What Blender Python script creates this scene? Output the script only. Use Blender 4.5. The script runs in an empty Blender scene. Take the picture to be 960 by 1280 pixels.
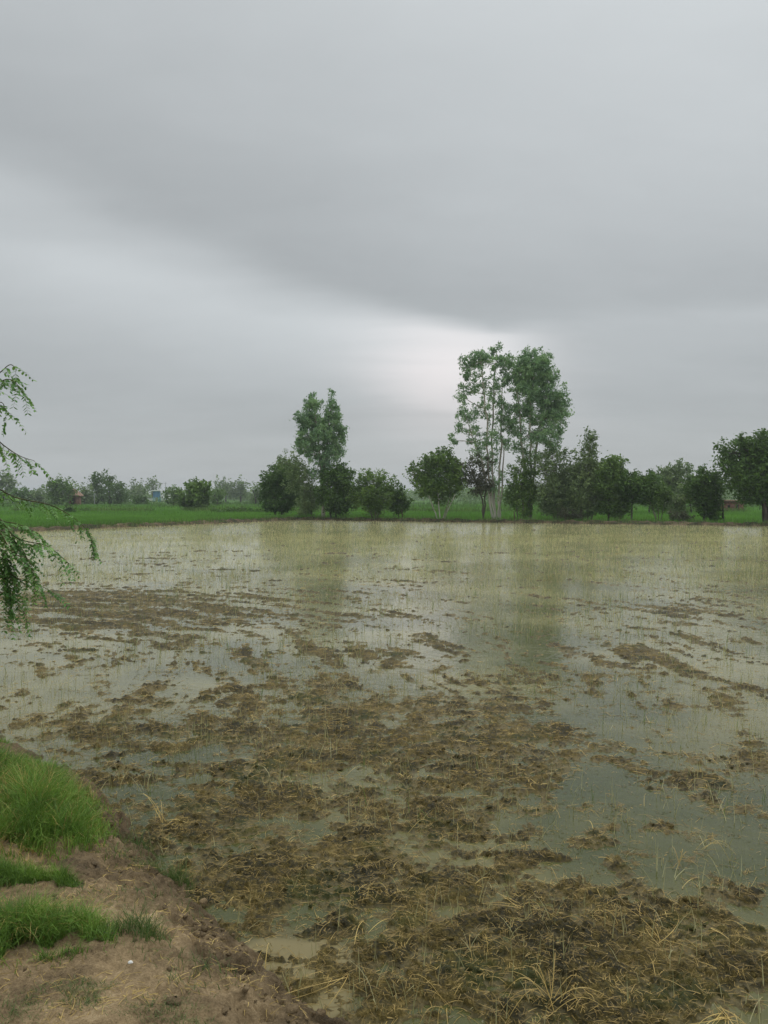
import bpy, math, random
import numpy as np
from mathutils import Vector
R = math.radians
random.seed(7)
rng = np.random.default_rng(11)
SC = bpy.context.scene
COL = SC.collection

# ---------------------------------------------------------------- camera
F = 961.0                     # focal length in photo pixels (960 x 1280)
CAMZ = 2.0
PITCH = R(1.19)
cam = bpy.data.cameras.new('camera')
cam.sensor_fit = 'VERTICAL'; cam.sensor_height = 36.0; cam.lens = 36.0*F/1280.0
cam.clip_start = 0.05; cam.clip_end = 6000
camo = bpy.data.objects.new('camera', cam); COL.objects.link(camo)
camo.location = (0, 0, CAMZ); camo.rotation_euler = (R(90)-PITCH, 0, 0)
SC.camera = camo

# ---------------------------------------------------------------- node helpers
class NT:
    def __init__(s, nt): s.nt = nt; s.N = nt.nodes; s.L = nt.links
    def node(s, t, **kw):
        n = s.N.new(t)
        for k, v in kw.items(): setattr(n, k, v)
        return n
    def put(s, sock, v):
        if isinstance(v, bpy.types.NodeSocket): s.L.new(v, sock)
        else: sock.default_value = v
    def m(s, op, a, b=0.0, c=0.0, clamp=False):
        n = s.node('ShaderNodeMath', operation=op, use_clamp=clamp)
        s.put(n.inputs[0], a); s.put(n.inputs[1], b)
        if op in ('MULTIPLY_ADD', 'SMOOTH_MIN', 'SMOOTH_MAX', 'WRAP', 'COMPARE'): s.put(n.inputs[2], c)
        return n.outputs[0]
    def mix(s, f, a, b, blend='MIX'):
        n = s.node('ShaderNodeMix', data_type='RGBA', blend_type=blend)
        s.put(n.inputs[0], f)
        s.put(n.inputs[6], a if not isinstance(a, tuple) else tuple(a)+(1,)*(4-len(a)))
        s.put(n.inputs[7], b if not isinstance(b, tuple) else tuple(b)+(1,)*(4-len(b)))
        return n.outputs[2]
    def noise(s, vec, scale, detail=4, rough=0.55, dist=0.0):
        n = s.node('ShaderNodeTexNoise')
        if vec is not None: s.L.new(vec, n.inputs['Vector'])
        n.inputs['Scale'].default_value = scale; n.inputs['Detail'].default_value = detail
        n.inputs['Roughness'].default_value = rough; n.inputs['Distortion'].default_value = dist
        return n.outputs['Fac']
    def rng(s, v, a, b, c=0.0, d=1.0, smooth=True):
        n = s.node('ShaderNodeMapRange', interpolation_type='SMOOTHSTEP' if smooth else 'LINEAR')
        s.put(n.inputs[0], v)
        for i, q in enumerate((a, b, c, d)): s.put(n.inputs[i+1], q)
        return n.outputs[0]
    def ramp(s, f, stops):
        n = s.node('ShaderNodeValToRGB'); s.put(n.inputs[0], f)
        e = n.color_ramp.elements
        while len(e) < len(stops): e.new(0.5)
        for i, (p, c) in enumerate(stops): e[i].position = p; e[i].color = tuple(c)+(1,)
        return n.outputs[0]
    def scale(s, vec, sx, sy, sz):
        n = s.node('ShaderNodeVectorMath', operation='MULTIPLY'); s.L.new(vec, n.inputs[0])
        n.inputs[1].default_value = (sx, sy, sz); return n.outputs[0]
def mat(name):
    m = bpy.data.materials.new(name); m.use_nodes = True
    m.node_tree.nodes.clear(); t = NT(m.node_tree)
    t.out = t.node('ShaderNodeOutputMaterial'); return m, t

# ---------------------------------------------------------------- sky, sun, exposure
SUN_EL, SUN_AZ = 58.0, 25.0            # azimuth clockwise from +Y
W = bpy.data.worlds.new("World"); SC.world = W; W.use_nodes = True
w = NT(W.node_tree); w.N.clear()
wo = w.node('ShaderNodeOutputWorld'); bg = w.node('ShaderNodeBackground')
w.L.new(bg.outputs[0], wo.inputs[0])
sky = w.node('ShaderNodeTexSky', sky_type='NISHITA', sun_disc=False)
sky.sun_elevation = R(SUN_EL); sky.sun_rotation = R(SUN_AZ)
tc = w.node('ShaderNodeTexCoord'); sp = w.node('ShaderNodeSeparateXYZ')
w.L.new(tc.outputs['Generated'], sp.inputs[0])
X, Y, Z = sp.outputs
az = w.m('MULTIPLY', w.m('ARCTAN2', X, Y), 57.2958)              # degrees, 0 ahead
el = w.m('MULTIPLY', w.m('ARCSINE', Z), 57.2958)
zz = w.m('ADD', w.m('ABSOLUTE', Z), 0.22)
cv = w.node('ShaderNodeCombineXYZ')
w.L.new(w.m('DIVIDE', X, zz), cv.inputs[0]); w.L.new(w.m('DIVIDE', Y, zz), cv.inputs[1])
cdeck = cv.outputs[0]
n1 = w.noise(w.scale(cdeck, 1.0, 1.3, 1), 0.55, 3, 0.45, 0.3)
n2 = w.noise(w.scale(cdeck, 0.6, 1.6, 1), 1.7, 4, 0.5, 0.2)
# lower edge of the dark cloud sheet (degrees of elevation over azimuth)
wob = w.m('MULTIPLY', w.m('SUBTRACT', n2, 0.5), 3.0)
a1 = w.m('MAXIMUM', w.m('SUBTRACT', 8.0, az), 0.0)
edge = w.m('ADD', w.m('ADD', 12.0, w.m('MULTIPLY', a1, 0.235)), wob)
dy = w.m('SUBTRACT', edge, el)                                   # >0 below the edge
soft = w.m('ADD', 0.6, w.m('MULTIPLY', a1, 0.11))
up = w.rng(w.m('DIVIDE', dy, soft), -1.0, 1.2)
band = None
wid = w.m('ADD', 3.6, w.m('MULTIPLY', a1, 0.07))
down = w.m('SUBTRACT', 1.0, w.rng(w.m('DIVIDE', dy, wid), 0.4, 2.0))
band = w.m('MULTIPLY', up, down)
band = w.m('MULTIPLY', band, w.rng(az, -42.0, -20.0, 0.35, 1.0))
band = w.m('MULTIPLY', band, w.rng(az, 7.0, 14.0, 1.0, 0.12))
# bright gap where the sheet ends
n3 = w.noise(w.scale(cdeck, 0.5, 2.6, 1), 1.1, 4, 0.5, 0.6)
gx = w.m('DIVIDE', w.m('ADD', w.m('SUBTRACT', az, 5.6), w.m('MULTIPLY', w.m('SUBTRACT', n3, 0.5), 9.0)), 6.5); gy = w.m('DIVIDE', w.m('ADD', w.m('SUBTRACT', el, 9.3), w.m('MULTIPLY', az, 0.12)), 4.8)
g = w.m('EXPONENT', w.m('MULTIPLY', w.m('ADD', w.m('MULTIPLY', gx, gx), w.m('MULTIPLY', gy, gy)), -1.0))
g = w.m('MULTIPLY', g, up)
# lighter towards the top of the sky, faint mottling
shade = w.m('MULTIPLY', w.rng(dy, 0.5, -1.5), w.rng(dy, -11.0, -1.5))        # thicker rim of the cloud sheet
high = w.rng(el, 17.0, 40.0)
lum = w.m('ADD', w.m('ADD', 0.372, w.m('MULTIPLY', w.m('MULTIPLY', w.rng(az, -18.0, 32.0), w.rng(az, 150.0, 60.0)), w.m('MULTIPLY', w.rng(el, 6.0, 24.0), 0.10))), w.m('MULTIPLY', w.m('SUBTRACT', n1, 0.5), 0.10))
lum = w.m('ADD', lum, w.m('MULTIPLY', w.m('SUBTRACT', n2, 0.5), 0.09))
lum = w.m('ADD', lum, w.m('MULTIPLY', high, 0.10))
lum = w.m('ADD', lum, w.m('MULTIPLY', w.rng(el, 30.0, 85.0), 0.85))          # overcast: brighter overhead
lum = w.m('SUBTRACT', lum, w.m('MULTIPLY', shade, 0.03))
lum = w.m('ADD', lum, w.m('MULTIPLY', band, 0.13))
lum = w.m('ADD', lum, w.m('MULTIPLY', w.m('MULTIPLY', g, w.rng(n3, 0.3, 0.6, 0.65, 1.1)), 0.17))
n4 = w.noise(w.scale(cdeck, 1.0, 1.6, 1), 4.5, 5, 0.6, 0.5)
lum = w.m('ADD', lum, w.m('MULTIPLY', w.m('SUBTRACT', n4, 0.5), 0.035))
tint = w.mix(w.m('MULTIPLY', g, 0.9, clamp=True), (0.94, 0.992, 1.01), (1.05, 0.995, 0.99))
cl = w.node('ShaderNodeVectorMath', operation='SCALE'); w.L.new(tint, cl.inputs[0])
w.L.new(w.m('MULTIPLY', lum, 10.0), cl.inputs['Scale'])
w.L.new(w.mix(0.96, sky.outputs[0], cl.outputs[0]), bg.inputs[0])
bg.inputs[1].default_value = 0.1
sun = bpy.data.lights.new('sun', 'SUN'); sun.energy = 1.0; sun.angle = R(40); sun.color = (1.0, 0.96, 0.9)
suno = bpy.data.objects.new('sun', sun); COL.objects.link(suno)
sd = Vector((math.sin(R(SUN_AZ))*math.cos(R(SUN_EL)), math.cos(R(SUN_AZ))*math.cos(R(SUN_EL)), math.sin(R(SUN_EL))))
suno.rotation_euler = sd.to_track_quat('Z', 'Y').to_euler(); suno.location = (0, -5, 30)
SC.view_settings.view_transform = 'Standard'; SC.view_settings.look = 'None'
SC.view_settings.exposure = 0.32; SC.view_settings.gamma = 1.0
SC.cycles.use_denoising = True
SC.cycles.max_bounces = 6; SC.cycles.transparent_max_bounces = 12; SC.cycles.volume_bounces = 0

# ---------------------------------------------------------------- geometry helpers
cp, s_p = math.cos(PITCH), math.sin(PITCH)
def ray(px, py):
    u = (px-480)/F; v = (640-py)/F
    return u, cp+v*s_p, -s_p+v*cp
def gnd(px, py, z=0.0):
    u, y, zz = ray(px, py); t = (z-CAMZ)/zz
    return (u*t, y*t)
def at(px, py, Yd):
    u, y, zz = ray(px, py); t = Yd/y
    return Vector((u*t, Yd, CAMZ+zz*t))
def toplan(x, y, z=0.0):
    dz = z-CAMZ
    f = y*cp - dz*s_p; upv = y*s_p + dz*cp
    f = np.maximum(f, 1e-3)
    return 480+F*x/f, 640-F*upv/f

_P = rng.permutation(4096).astype(np.int64)
_G = rng.uniform(0, 2*np.pi, 4096)
def perlin(x, y, seed=0):
    xi = np.floor(x).astype(np.int64); yi = np.floor(y).astype(np.int64)
    xf = x-xi; yf = y-yi
    def g(ix, iy, dx, dy):
        h = _P[(_P[(ix+seed*131) & 4095] + iy) & 4095]; a = _G[h]
        return np.cos(a)*dx+np.sin(a)*dy
    u = xf*xf*xf*(xf*(xf*6-15)+10); v = yf*yf*yf*(yf*(yf*6-15)+10)
    a = g(xi, yi, xf, yf); b = g(xi+1, yi, xf-1, yf)
    c = g(xi, yi+1, xf, yf-1); d = g(xi+1, yi+1, xf-1, yf-1)
    return ((a*(1-u)+b*u)*(1-v)+(c*(1-u)+d*u)*v)*1.5
def fbm(x, y, o=4, seed=0, gain=0.5):
    s = 0; a = 1.0; n = 0
    for i in range(o):
        s = s+a*perlin(x*2**i+i*7.3, y*2**i-i*3.1, seed+i); n += a; a *= gain
    return s/n*1.4
def sst(a, b, x): t = np.clip((x-a)/(b-a), 0, 1); return t*t*(3-2*t)

def tag(o, label=None, cat=None, group=None, kind=None):
    if label: o['label'] = label
    if cat: o['category'] = cat
    if group: o['group'] = group
    if kind: o['kind'] = kind
    return o
def mesh_np(name, V, faces, m, tint=None, parent=None, smooth=False, extra=None):
    V = np.asarray(V, dtype=np.float32).reshape(-1, 3)
    F_ = np.asarray(faces, dtype=np.int32); k = F_.shape[1]; n = F_.shape[0]
    me = bpy.data.meshes.new(name)
    me.vertices.add(len(V)); me.vertices.foreach_set('co', V.ravel())
    me.loops.add(n*k); me.loops.foreach_set('vertex_index', F_.ravel())
    me.polygons.add(n); me.polygons.foreach_set('loop_start', np.arange(0, n*k, k, dtype=np.int32))
    me.polygons.foreach_set('loop_total', np.full(n, k, dtype=np.int32))
    if smooth: me.polygons.foreach_set('use_smooth', np.ones(n, dtype=bool))
    for nm, arr in (('tint', tint),)+tuple((extra or {}).items()):
        if arr is not None:
            a = me.attributes.new(nm, 'FLOAT', 'POINT'); a.data.foreach_set('value', np.asarray(arr, dtype=np.float32).ravel())
    me.update(calc_edges=True)
    me.materials.append(m)
    o = bpy.data.objects.new(name, me); COL.objects.link(o)
    if parent: o.parent = parent; o.matrix_parent_inverse = parent.matrix_basis.inverted()
    return o
class MB:
    def __init__(s): s.V = []; s.F = []; s.T = []
    def add(s, V, Fq, t=None):
        b = sum(len(v) for v in s.V); V = np.asarray(V, dtype=float).reshape(-1, 3)
        s.V.append(V); s.F.append(np.asarray(Fq, dtype=np.int64)+b)
        s.T.append(np.full(len(V), random.random()) if t is None else np.broadcast_to(t, (len(V),)))
    def tube(s, pts, r0, r1, k=6, t=None, pw=1.0):
        pts = np.array([list(p) for p in pts], dtype=float); n = len(pts)
        d = np.gradient(pts, axis=0); d /= np.linalg.norm(d, axis=1)[:, None]+1e-9
        ref = np.array([1, 0, 0.]) if abs(d[0][0]) < 0.8 else np.array([0, 1, 0.])
        a = np.cross(d, ref); a /= np.linalg.norm(a, axis=1)[:, None]+1e-9; b = np.cross(d, a)
        rr = r0+(r1-r0)*np.linspace(0, 1, n)**pw
        th = np.arange(k)*2*np.pi/k
        V = pts[:, None]+rr[:, None, None]*(np.cos(th)[None, :, None]*a[:, None]+np.sin(th)[None, :, None]*b[:, None])
        i = np.arange(n-1)[:, None]*k; j = np.arange(k)[None]; j2 = (j+1) % k
        Fq = np.stack([i+j, i+j2, i+k+j2, i+k+j], -1).reshape(-1, 4)
        s.add(V, Fq, t)
        c0 = np.arange(k)
        if k == 4: pass
    def box(s, c, sz, rz=0.0):
        x, y, z = [q/2 for q in sz]; ca, sa = math.cos(rz), math.sin(rz)
        V = [(c[0]+ca*a*x-sa*b*y, c[1]+sa*a*x+ca*b*y, c[2]+d*z) for d in (-1, 1) for b in (-1, 1) for a in (-1, 1)]
        s.add(V, [(0, 2, 3, 1), (4, 5, 7, 6), (0, 1, 5, 4), (2, 6, 7, 3), (0, 4, 6, 2), (1, 3, 7, 5)])
    def build(s, name, m, parent=None, smooth=False):
        return mesh_np(name, np.concatenate(s.V), np.concatenate(s.F), m, np.concatenate(s.T), parent, smooth)
def empty(name, loc):
    o = bpy.data.objects.new(name, None); o.location = loc; COL.objects.link(o); o.empty_display_size = 0.2; return o
def ribbons(P, side, width, tint):
    """P (n,s,3) centre lines, side (n,3) or (n,s,3), width (n,s) -> V, F, T"""
    n, s = P.shape[:2]
    if side.ndim == 2: side = side[:, None]
    A = P-side*width[..., None]/2; B = P+side*width[..., None]/2
    V = np.stack([A, B], 2).reshape(-1, 3)
    i = np.arange(n)[:, None]*s*2+np.arange(s-1)[None]*2
    Fq = np.stack([i, i+1, i+3, i+2], -1).reshape(-1, 4)
    return V, Fq, np.repeat(tint, s*2)
def blades(x, y, z, L, lean, wd, tint, seg=3, az=None, curl=1.0):
    n = len(x); az = rng.uniform(0, 2*np.pi, n) if az is None else az
    t = np.linspace(0, 1, seg+1)[None]
    h = (np.array([np.cos(az), np.sin(az)])*lean).T            # lean as fraction of the length
    hx = h[:, :1]*t**(1+curl)*L[:, None]; hy = h[:, 1:]*t**(1+curl)*L[:, None]
    zz = L[:, None]*t*np.sqrt(np.maximum(0.05, 1-(lean[:, None]*t)**2))
    P = np.stack([x[:, None]+hx, y[:, None]+hy, z[:, None]+zz], -1)
    sa = rng.uniform(0, 2*np.pi, n); side = np.stack([np.cos(sa), np.sin(sa), np.zeros(n)], -1)
    wid = wd[:, None]*(1-0.85*t**1.5)
    return ribbons(P, side, wid, tint)
def straws(x, y, z, L, az, arch, wd, tint, seg=3, bend=None):
    n = len(x); t = np.linspace(0, 1, seg+1)[None]
    bend = rng.normal(0, 0.5, n) if bend is None else bend
    a = az[:, None]+bend[:, None]*(t-0.5)
    dx = np.cumsum(np.cos(a), 1)-np.cos(a[:, :1]); dy = np.cumsum(np.sin(a), 1)-np.sin(a[:, :1])
    P = np.stack([x[:, None]+dx*L[:, None]/seg, y[:, None]+dy*L[:, None]/seg, z[:, None]+np.sin(np.pi*t)*arch[:, None]*L[:, None]+0.0*t], -1)
    tw = rng.uniform(-0.9, 0.9, n)
    side = np.stack([-np.sin(az)*np.cos(tw), np.cos(az)*np.cos(tw), np.sin(tw)], -1)
    return ribbons(P, side, np.repeat(wd[:, None], seg+1, 1)*(1-0.5*t), tint)

# ---------------------------------------------------------------- materials
def attr(t, name='tint'):
    a = t.node('ShaderNodeAttribute', attribute_name=name); return a.outputs['Fac']
def principled(t, col, rough=0.6, spec=0.5, bump=None):
    p = t.node('ShaderNodeBsdfPrincipled'); t.put(p.inputs['Base Color'], col if not isinstance(col, tuple) else col+(1,))
    t.put(p.inputs['Roughness'], rough); t.put(p.inputs['Specular IOR Level'], spec)
    if bump is not None: t.L.new(bump, p.inputs['Normal'])
    t.L.new(p.outputs[0], t.out.inputs[0]); return p
def bumpn(t, h, st, dist, nrm=None):
    b = t.node('ShaderNodeBump'); b.inputs['Strength'].default_value = st; b.inputs['Distance'].default_value = dist
    t.L.new(h, b.inputs['Height'])
    if nrm is not None: t.L.new(nrm, b.inputs['Normal'])
    return b.outputs[0]
def foliage(name, stops, transl=0.3, rough=0.5, patch=0.6, spec=0.3):
    m, t = mat(name)
    g = t.node('ShaderNodeNewGeometry')
    n = t.noise(g.outputs['Position'], patch, 3)
    f = t.m('ADD', t.m('MULTIPLY', attr(t), 0.6), t.m('MULTIPLY', t.rng(n, 0.3, 0.7), 0.4))
    c = t.ramp(f, stops)
    p = t.node('ShaderNodeBsdfPrincipled'); t.L.new(c, p.inputs['Base Color'])
    p.inputs['Roughness'].default_value = rough; p.inputs['Specular IOR Level'].default_value = spec
    tr = t.node('ShaderNodeBsdfTranslucent'); t.L.new(t.mix(0.5, c, (0.12, 0.2, 0.03)), tr.inputs[0])
    mx = t.node('ShaderNodeMixShader'); mx.inputs[0].default_value = transl
    t.L.new(p.outputs[0], mx.inputs[1]); t.L.new(tr.outputs[0], mx.inputs[2]); t.L.new(mx.outputs[0], t.out.inputs[0])
    return m
M = {}
M['leaf_dark'] = foliage('leaf_dark', [(0, (0.0427, 0.0937, 0.0231)), (0.5, (0.0856, 0.1678, 0.0363)), (1, (0.1657, 0.2836, 0.0561))])
M['leaf_mid'] = foliage('leaf_mid', [(0, (0.0591, 0.1166, 0.03)), (0.5, (0.1342, 0.2305, 0.0534)), (1, (0.2684, 0.4005, 0.0918))])
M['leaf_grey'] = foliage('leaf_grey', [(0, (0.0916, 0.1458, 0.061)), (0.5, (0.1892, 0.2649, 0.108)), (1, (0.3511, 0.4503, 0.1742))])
M['leaf_euc'] = foliage('leaf_euc', [(0, (0.1099, 0.2021, 0.1098)), (0.5, (0.2287, 0.3759, 0.1829)), (1, (0.4574, 0.6467, 0.311))])
M['leaf_dry'] = foliage('leaf_dry', [(0, (0.06, 0.06, 0.036)), (0.5, (0.108, 0.108, 0.066)), (1, (0.156, 0.18, 0.102))])
M['leaf_bright'] = foliage('leaf_bright', [(0, (0.05, 0.12, 0.02)), (0.5, (0.09, 0.2, 0.03)), (1, (0.15, 0.28, 0.05))])
M['leaf_near'] = foliage('leaf_near', [(0, (0.061, 0.1463, 0.0439)), (0.5, (0.1341, 0.2925, 0.0731)), (1, (0.2925, 0.4875, 0.1219))], patch=4)
M['grass'] = foliage('grass', [(0, (0.0506, 0.0912, 0.0178)), (0.4, (0.1266, 0.243, 0.0356)), (0.75, (0.2279, 0.3797, 0.0564)), (0.9, (0.405, 0.4405, 0.1188)), (1, (0.6412, 0.5012, 0.2228))], patch=5)
M['grass_dull'] = foliage('grass_dull', [(0, (0.039, 0.078, 0.0234)), (0.4, (0.078, 0.156, 0.039)), (0.8, (0.208, 0.221, 0.091)), (1, (0.39, 0.325, 0.169))], patch=8)
M['crop'] = foliage('crop', [(0, (0.0815, 0.2018, 0.0336)), (0.5, (0.1397, 0.3229, 0.0467)), (1, (0.2329, 0.4643, 0.0653))], patch=0.25)
M['straw'] = foliage('straw', [(0, (0.1046, 0.0673, 0.0207)), (0.4, (0.272, 0.1872, 0.0577)), (0.8, (0.523, 0.3741, 0.1212)), (1, (0.8787, 0.6735, 0.2308))], transl=0.15, patch=6)
M['stubble'] = foliage('stubble', [(0, (0.2399, 0.2276, 0.1063)), (0.5, (0.4999, 0.4549, 0.2391)), (1, (0.7998, 0.7516, 0.425))], transl=0.25, patch=0.8)
M['stubble_green'] = foliage('stubble_green', [(0, (0.078, 0.13, 0.0325)), (1, (0.208, 0.312, 0.078))], transl=0.25, patch=0.8)

def bark(name, a, b, sc=3.0):
    m, t = mat(name); g = t.node('ShaderNodeNewGeometry')
    n = t.noise(t.scale(g.outputs['Position'], 1, 1, 0.3), sc, 5, 0.65)
    principled(t, t.ramp(t.rng(n, 0.32, 0.68), [(0, a), (1, b)]), 0.85, 0.2, bumpn(t, n, 0.6, 0.03)); return m
M['bark_pale'] = bark('bark_pale', (0.2, 0.17, 0.14), (0.62, 0.57, 0.5), 1.6)
M['bark_dark'] = bark('bark_dark', (0.035, 0.028, 0.02), (0.12, 0.1, 0.075))
M['bark_mid'] = bark('bark_mid', (0.1, 0.08, 0.06), (0.3, 0.25, 0.2))
M['twig'] = bark('twig', (0.06, 0.06, 0.03), (0.15, 0.14, 0.07), 20)

# wet mud
m, t = mat('wet_mud'); g = t.node('ShaderNodeNewGeometry'); P = g.outputs['Position']
a = t.noise(P, 2.2, 6, 0.62); b = t.noise(P, 22, 6, 0.7); c = t.noise(P, 95, 4, 0.7); d = t.noise(P, 0.9, 3, 0.5)
f = t.m('ADD', t.m('ADD', t.m('MULTIPLY', a, 0.4), t.m('MULTIPLY', b, 0.4)), t.m('MULTIPLY', c, 0.35))
col = t.ramp(t.rng(f, 0.38, 0.8, smooth=False), [(0, (0.008, 0.008, 0.002)), (0.36, (0.026, 0.022, 0.006)), (0.56, (0.088, 0.066, 0.017)), (0.76, (0.2, 0.15, 0.052)), (1, (0.36, 0.29, 0.14))])
col = t.mix(t.m('MULTIPLY', t.rng(t.noise(P, 1.8, 4, 0.6), 0.5, 0.64), 0.45), col, (0.035, 0.055, 0.012))
flat = t.rng(attr(t, 'flat'), 0.2, 1.0)
col = t.mix(t.m('MULTIPLY', flat, t.rng(d, 0.35, 0.6, 0.2, 0.85)), col, t.mix(b, (0.1, 0.085, 0.04), (0.2, 0.165, 0.085)))
depth = attr(t, 'depth')                                   # submerged silt is smoother and greener
col = t.mix(t.rng(depth, 0.0, 0.03, 0.0, 0.75), col, t.mix(t.rng(d, 0.4, 0.6), (0.045, 0.06, 0.022), (0.12, 0.1, 0.045)))
rgh = t.rng(b, 0.35, 0.65, 0.38, 0.8)
M['mud'] = m; principled(t, col, rgh, 0.16, bumpn(t, c, 0.5, 0.006, bumpn(t, b, 0.7, 0.02)))
# bank soil
m, t = mat('bank_soil'); g = t.node('ShaderNodeNewGeometry'); P = g.outputs['Position']
a = t.noise(P, 3.0, 6, 0.65); b = t.noise(P, 30, 6, 0.7); c = t.noise(P, 140, 3, 0.7)
f = t.m('ADD', t.m('ADD', t.m('MULTIPLY', a, 0.45), t.m('MULTIPLY', b, 0.35)), t.m('MULTIPLY', c, 0.25))
dry = t.ramp(t.rng(f, 0.36, 0.7, smooth=False), [(0, (0.05, 0.034, 0.016)), (0.3, (0.15, 0.104, 0.052)), (0.65, (0.3, 0.218, 0.118)), (1, (0.48, 0.38, 0.23))])
wet = t.ramp(t.rng(f, 0.36, 0.72, smooth=False), [(0, (0.025, 0.018, 0.009)), (0.4, (0.1, 0.07, 0.036)), (1, (0.24, 0.175, 0.1))])
M['soil'] = m; principled(t, t.mix(attr(t, 'wet'), dry, wet), t.rng(a, 0.3, 0.7, 0.7, 0.95), 0.25, bumpn(t, c, 0.45, 0.006, bumpn(t, b, 0.7, 0.025)))
# green field ground
m, t = mat('field_ground'); g = t.node('ShaderNodeNewGeometry'); P = g.outputs['Position']
a = t.noise(P, 0.05, 4); b = t.noise(P, 1.5, 5, 0.7)
f = t.m('ADD', t.m('MULTIPLY', t.rng(a, 0.3, 0.7), 0.5), t.m('MULTIPLY', t.rng(b, 0.3, 0.7), 0.5))
M['field'] = m; principled(t, t.ramp(f, [(0, (0.045, 0.11, 0.02)), (0.5, (0.08, 0.18, 0.03)), (1, (0.13, 0.25, 0.045))]), 0.9, 0.1, bumpn(t, b, 0.8, 0.2))
m, t = mat('open_ground'); g = t.node('ShaderNodeNewGeometry'); P = g.outputs['Position']
a = t.noise(P, 0.03, 5, 0.6); b = t.noise(P, 2.5, 5, 0.7)
f = t.m('ADD', t.m('MULTIPLY', t.rng(a, 0.3, 0.7), 0.6), t.m('MULTIPLY', t.rng(b, 0.3, 0.7), 0.4))
M['ground'] = m; principled(t, t.ramp(f, [(0, (0.035, 0.08, 0.02)), (0.5, (0.06, 0.12, 0.03)), (0.8, (0.1, 0.14, 0.045)), (1, (0.17, 0.16, 0.08))]), 0.95, 0.1)
m, t = mat('far_bund_soil'); g = t.node('ShaderNodeNewGeometry'); P = g.outputs['Position']
a = t.noise(P, 1.2, 6, 0.7)
M['bund'] = m; principled(t, t.ramp(t.rng(a, 0.35, 0.65), [(0, (0.03, 0.035, 0.015)), (0.5, (0.08, 0.06, 0.032)), (1, (0.16, 0.12, 0.07))]), 0.9, 0.2)
# water: murky, thin, lightly rippled
m, t = mat('paddy_water'); g = t.node('ShaderNodeNewGeometry'); P = g.outputs['Position']
silt = t.noise(P, 0.35, 4, 0.6); fine = t.noise(P, 3.5, 4, 0.6)
sx = t.node('ShaderNodeSeparateXYZ'); t.L.new(P, sx.inputs[0])
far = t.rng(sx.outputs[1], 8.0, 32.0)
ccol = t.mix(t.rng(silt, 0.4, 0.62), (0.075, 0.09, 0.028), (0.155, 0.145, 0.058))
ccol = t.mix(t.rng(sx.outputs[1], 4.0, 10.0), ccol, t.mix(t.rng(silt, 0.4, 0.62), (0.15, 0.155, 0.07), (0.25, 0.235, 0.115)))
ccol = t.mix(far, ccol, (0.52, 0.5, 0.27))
ppx = t.m('DIVIDE', t.m('SUBTRACT', sx.outputs[0], -0.42), 0.34); ppy = t.m('DIVIDE', t.m('SUBTRACT', sx.outputs[1], 3.12), 0.42)
pd = t.m('ADD', t.m('ADD', t.m('MULTIPLY', ppx, ppx), t.m('MULTIPLY', ppy, ppy)), t.m('MULTIPLY', t.m('SUBTRACT', fine, 0.5), 1.4))
pool = t.rng(pd, 1.3, 0.5)
ccol = t.mix(pool, ccol, (0.2, 0.165, 0.075))
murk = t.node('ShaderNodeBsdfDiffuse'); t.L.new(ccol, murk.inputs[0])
trn = t.node('ShaderNodeBsdfTransparent'); trn.inputs[0].default_value = (0.6, 0.68, 0.4, 1)
body = t.node('ShaderNodeMixShader'); t.L.new(t.m('MAXIMUM', t.rng(silt, 0.35, 0.65, 0.55, 0.85), t.m('MULTIPLY', pool, 0.95)), body.inputs[0])
t.L.new(trn.outputs[0], body.inputs[1]); t.L.new(murk.outputs[0], body.inputs[2])
rip = t.noise(t.scale(P, 1.0, 1.0, 1), 9.0, 3, 0.55); rip2 = t.noise(P, 42.0, 2, 0.5)
bn = bumpn(t, rip2, 0.2, 0.004, bumpn(t, rip, 0.3, 0.02))
gl = t.node('ShaderNodeBsdfGlossy'); gl.inputs['Roughness'].default_value = 0.05; gl.inputs[0].default_value = (1, 1, 1, 1); t.L.new(bn, gl.inputs['Normal'])
fr = t.node('ShaderNodeFresnel'); fr.inputs[0].default_value = 1.33; t.L.new(bn, fr.inputs['Normal'])
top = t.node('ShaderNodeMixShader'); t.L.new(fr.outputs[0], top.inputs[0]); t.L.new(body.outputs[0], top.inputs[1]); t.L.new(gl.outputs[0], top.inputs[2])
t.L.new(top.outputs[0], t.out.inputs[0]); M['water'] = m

def plain(name, c, rough=0.7, var=0.15, sc=3):
    m, t = mat(name); g = t.node('ShaderNodeNewGeometry'); n = t.noise(g.outputs['Position'], sc, 4, 0.6)
    principled(t, t.mix(t.rng(n, 0.3, 0.7), tuple(q*(1-var) for q in c), tuple(min(1, q*(1+var)) for q in c)), rough, 0.3); return m
M['brick'] = plain('red_brick', (0.25, 0.13, 0.09), 0.9, 0.25)
M['tile'] = plain('clay_tile', (0.27, 0.17, 0.12), 0.85, 0.25)
M['white'] = plain('white_wash', (0.8, 0.8, 0.78)); M['blue'] = plain('blue_paint', (0.08, 0.22, 0.4)); M['teal'] = plain('teal_paint', (0.1, 0.35, 0.32))
M['dark'] = plain('dark_opening', (0.03, 0.022, 0.02)); M['grey'] = plain('grey_metal', (0.35, 0.36, 0.36)); M['wood'] = plain('weathered_wood', (0.14, 0.1, 0.07), 0.9)
M['thatch'] = plain('straw_thatch', (0.3, 0.2, 0.13), 0.95, 0.3, 6); M['chip'] = plain('white_chip', (0.7, 0.7, 0.66))

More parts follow.
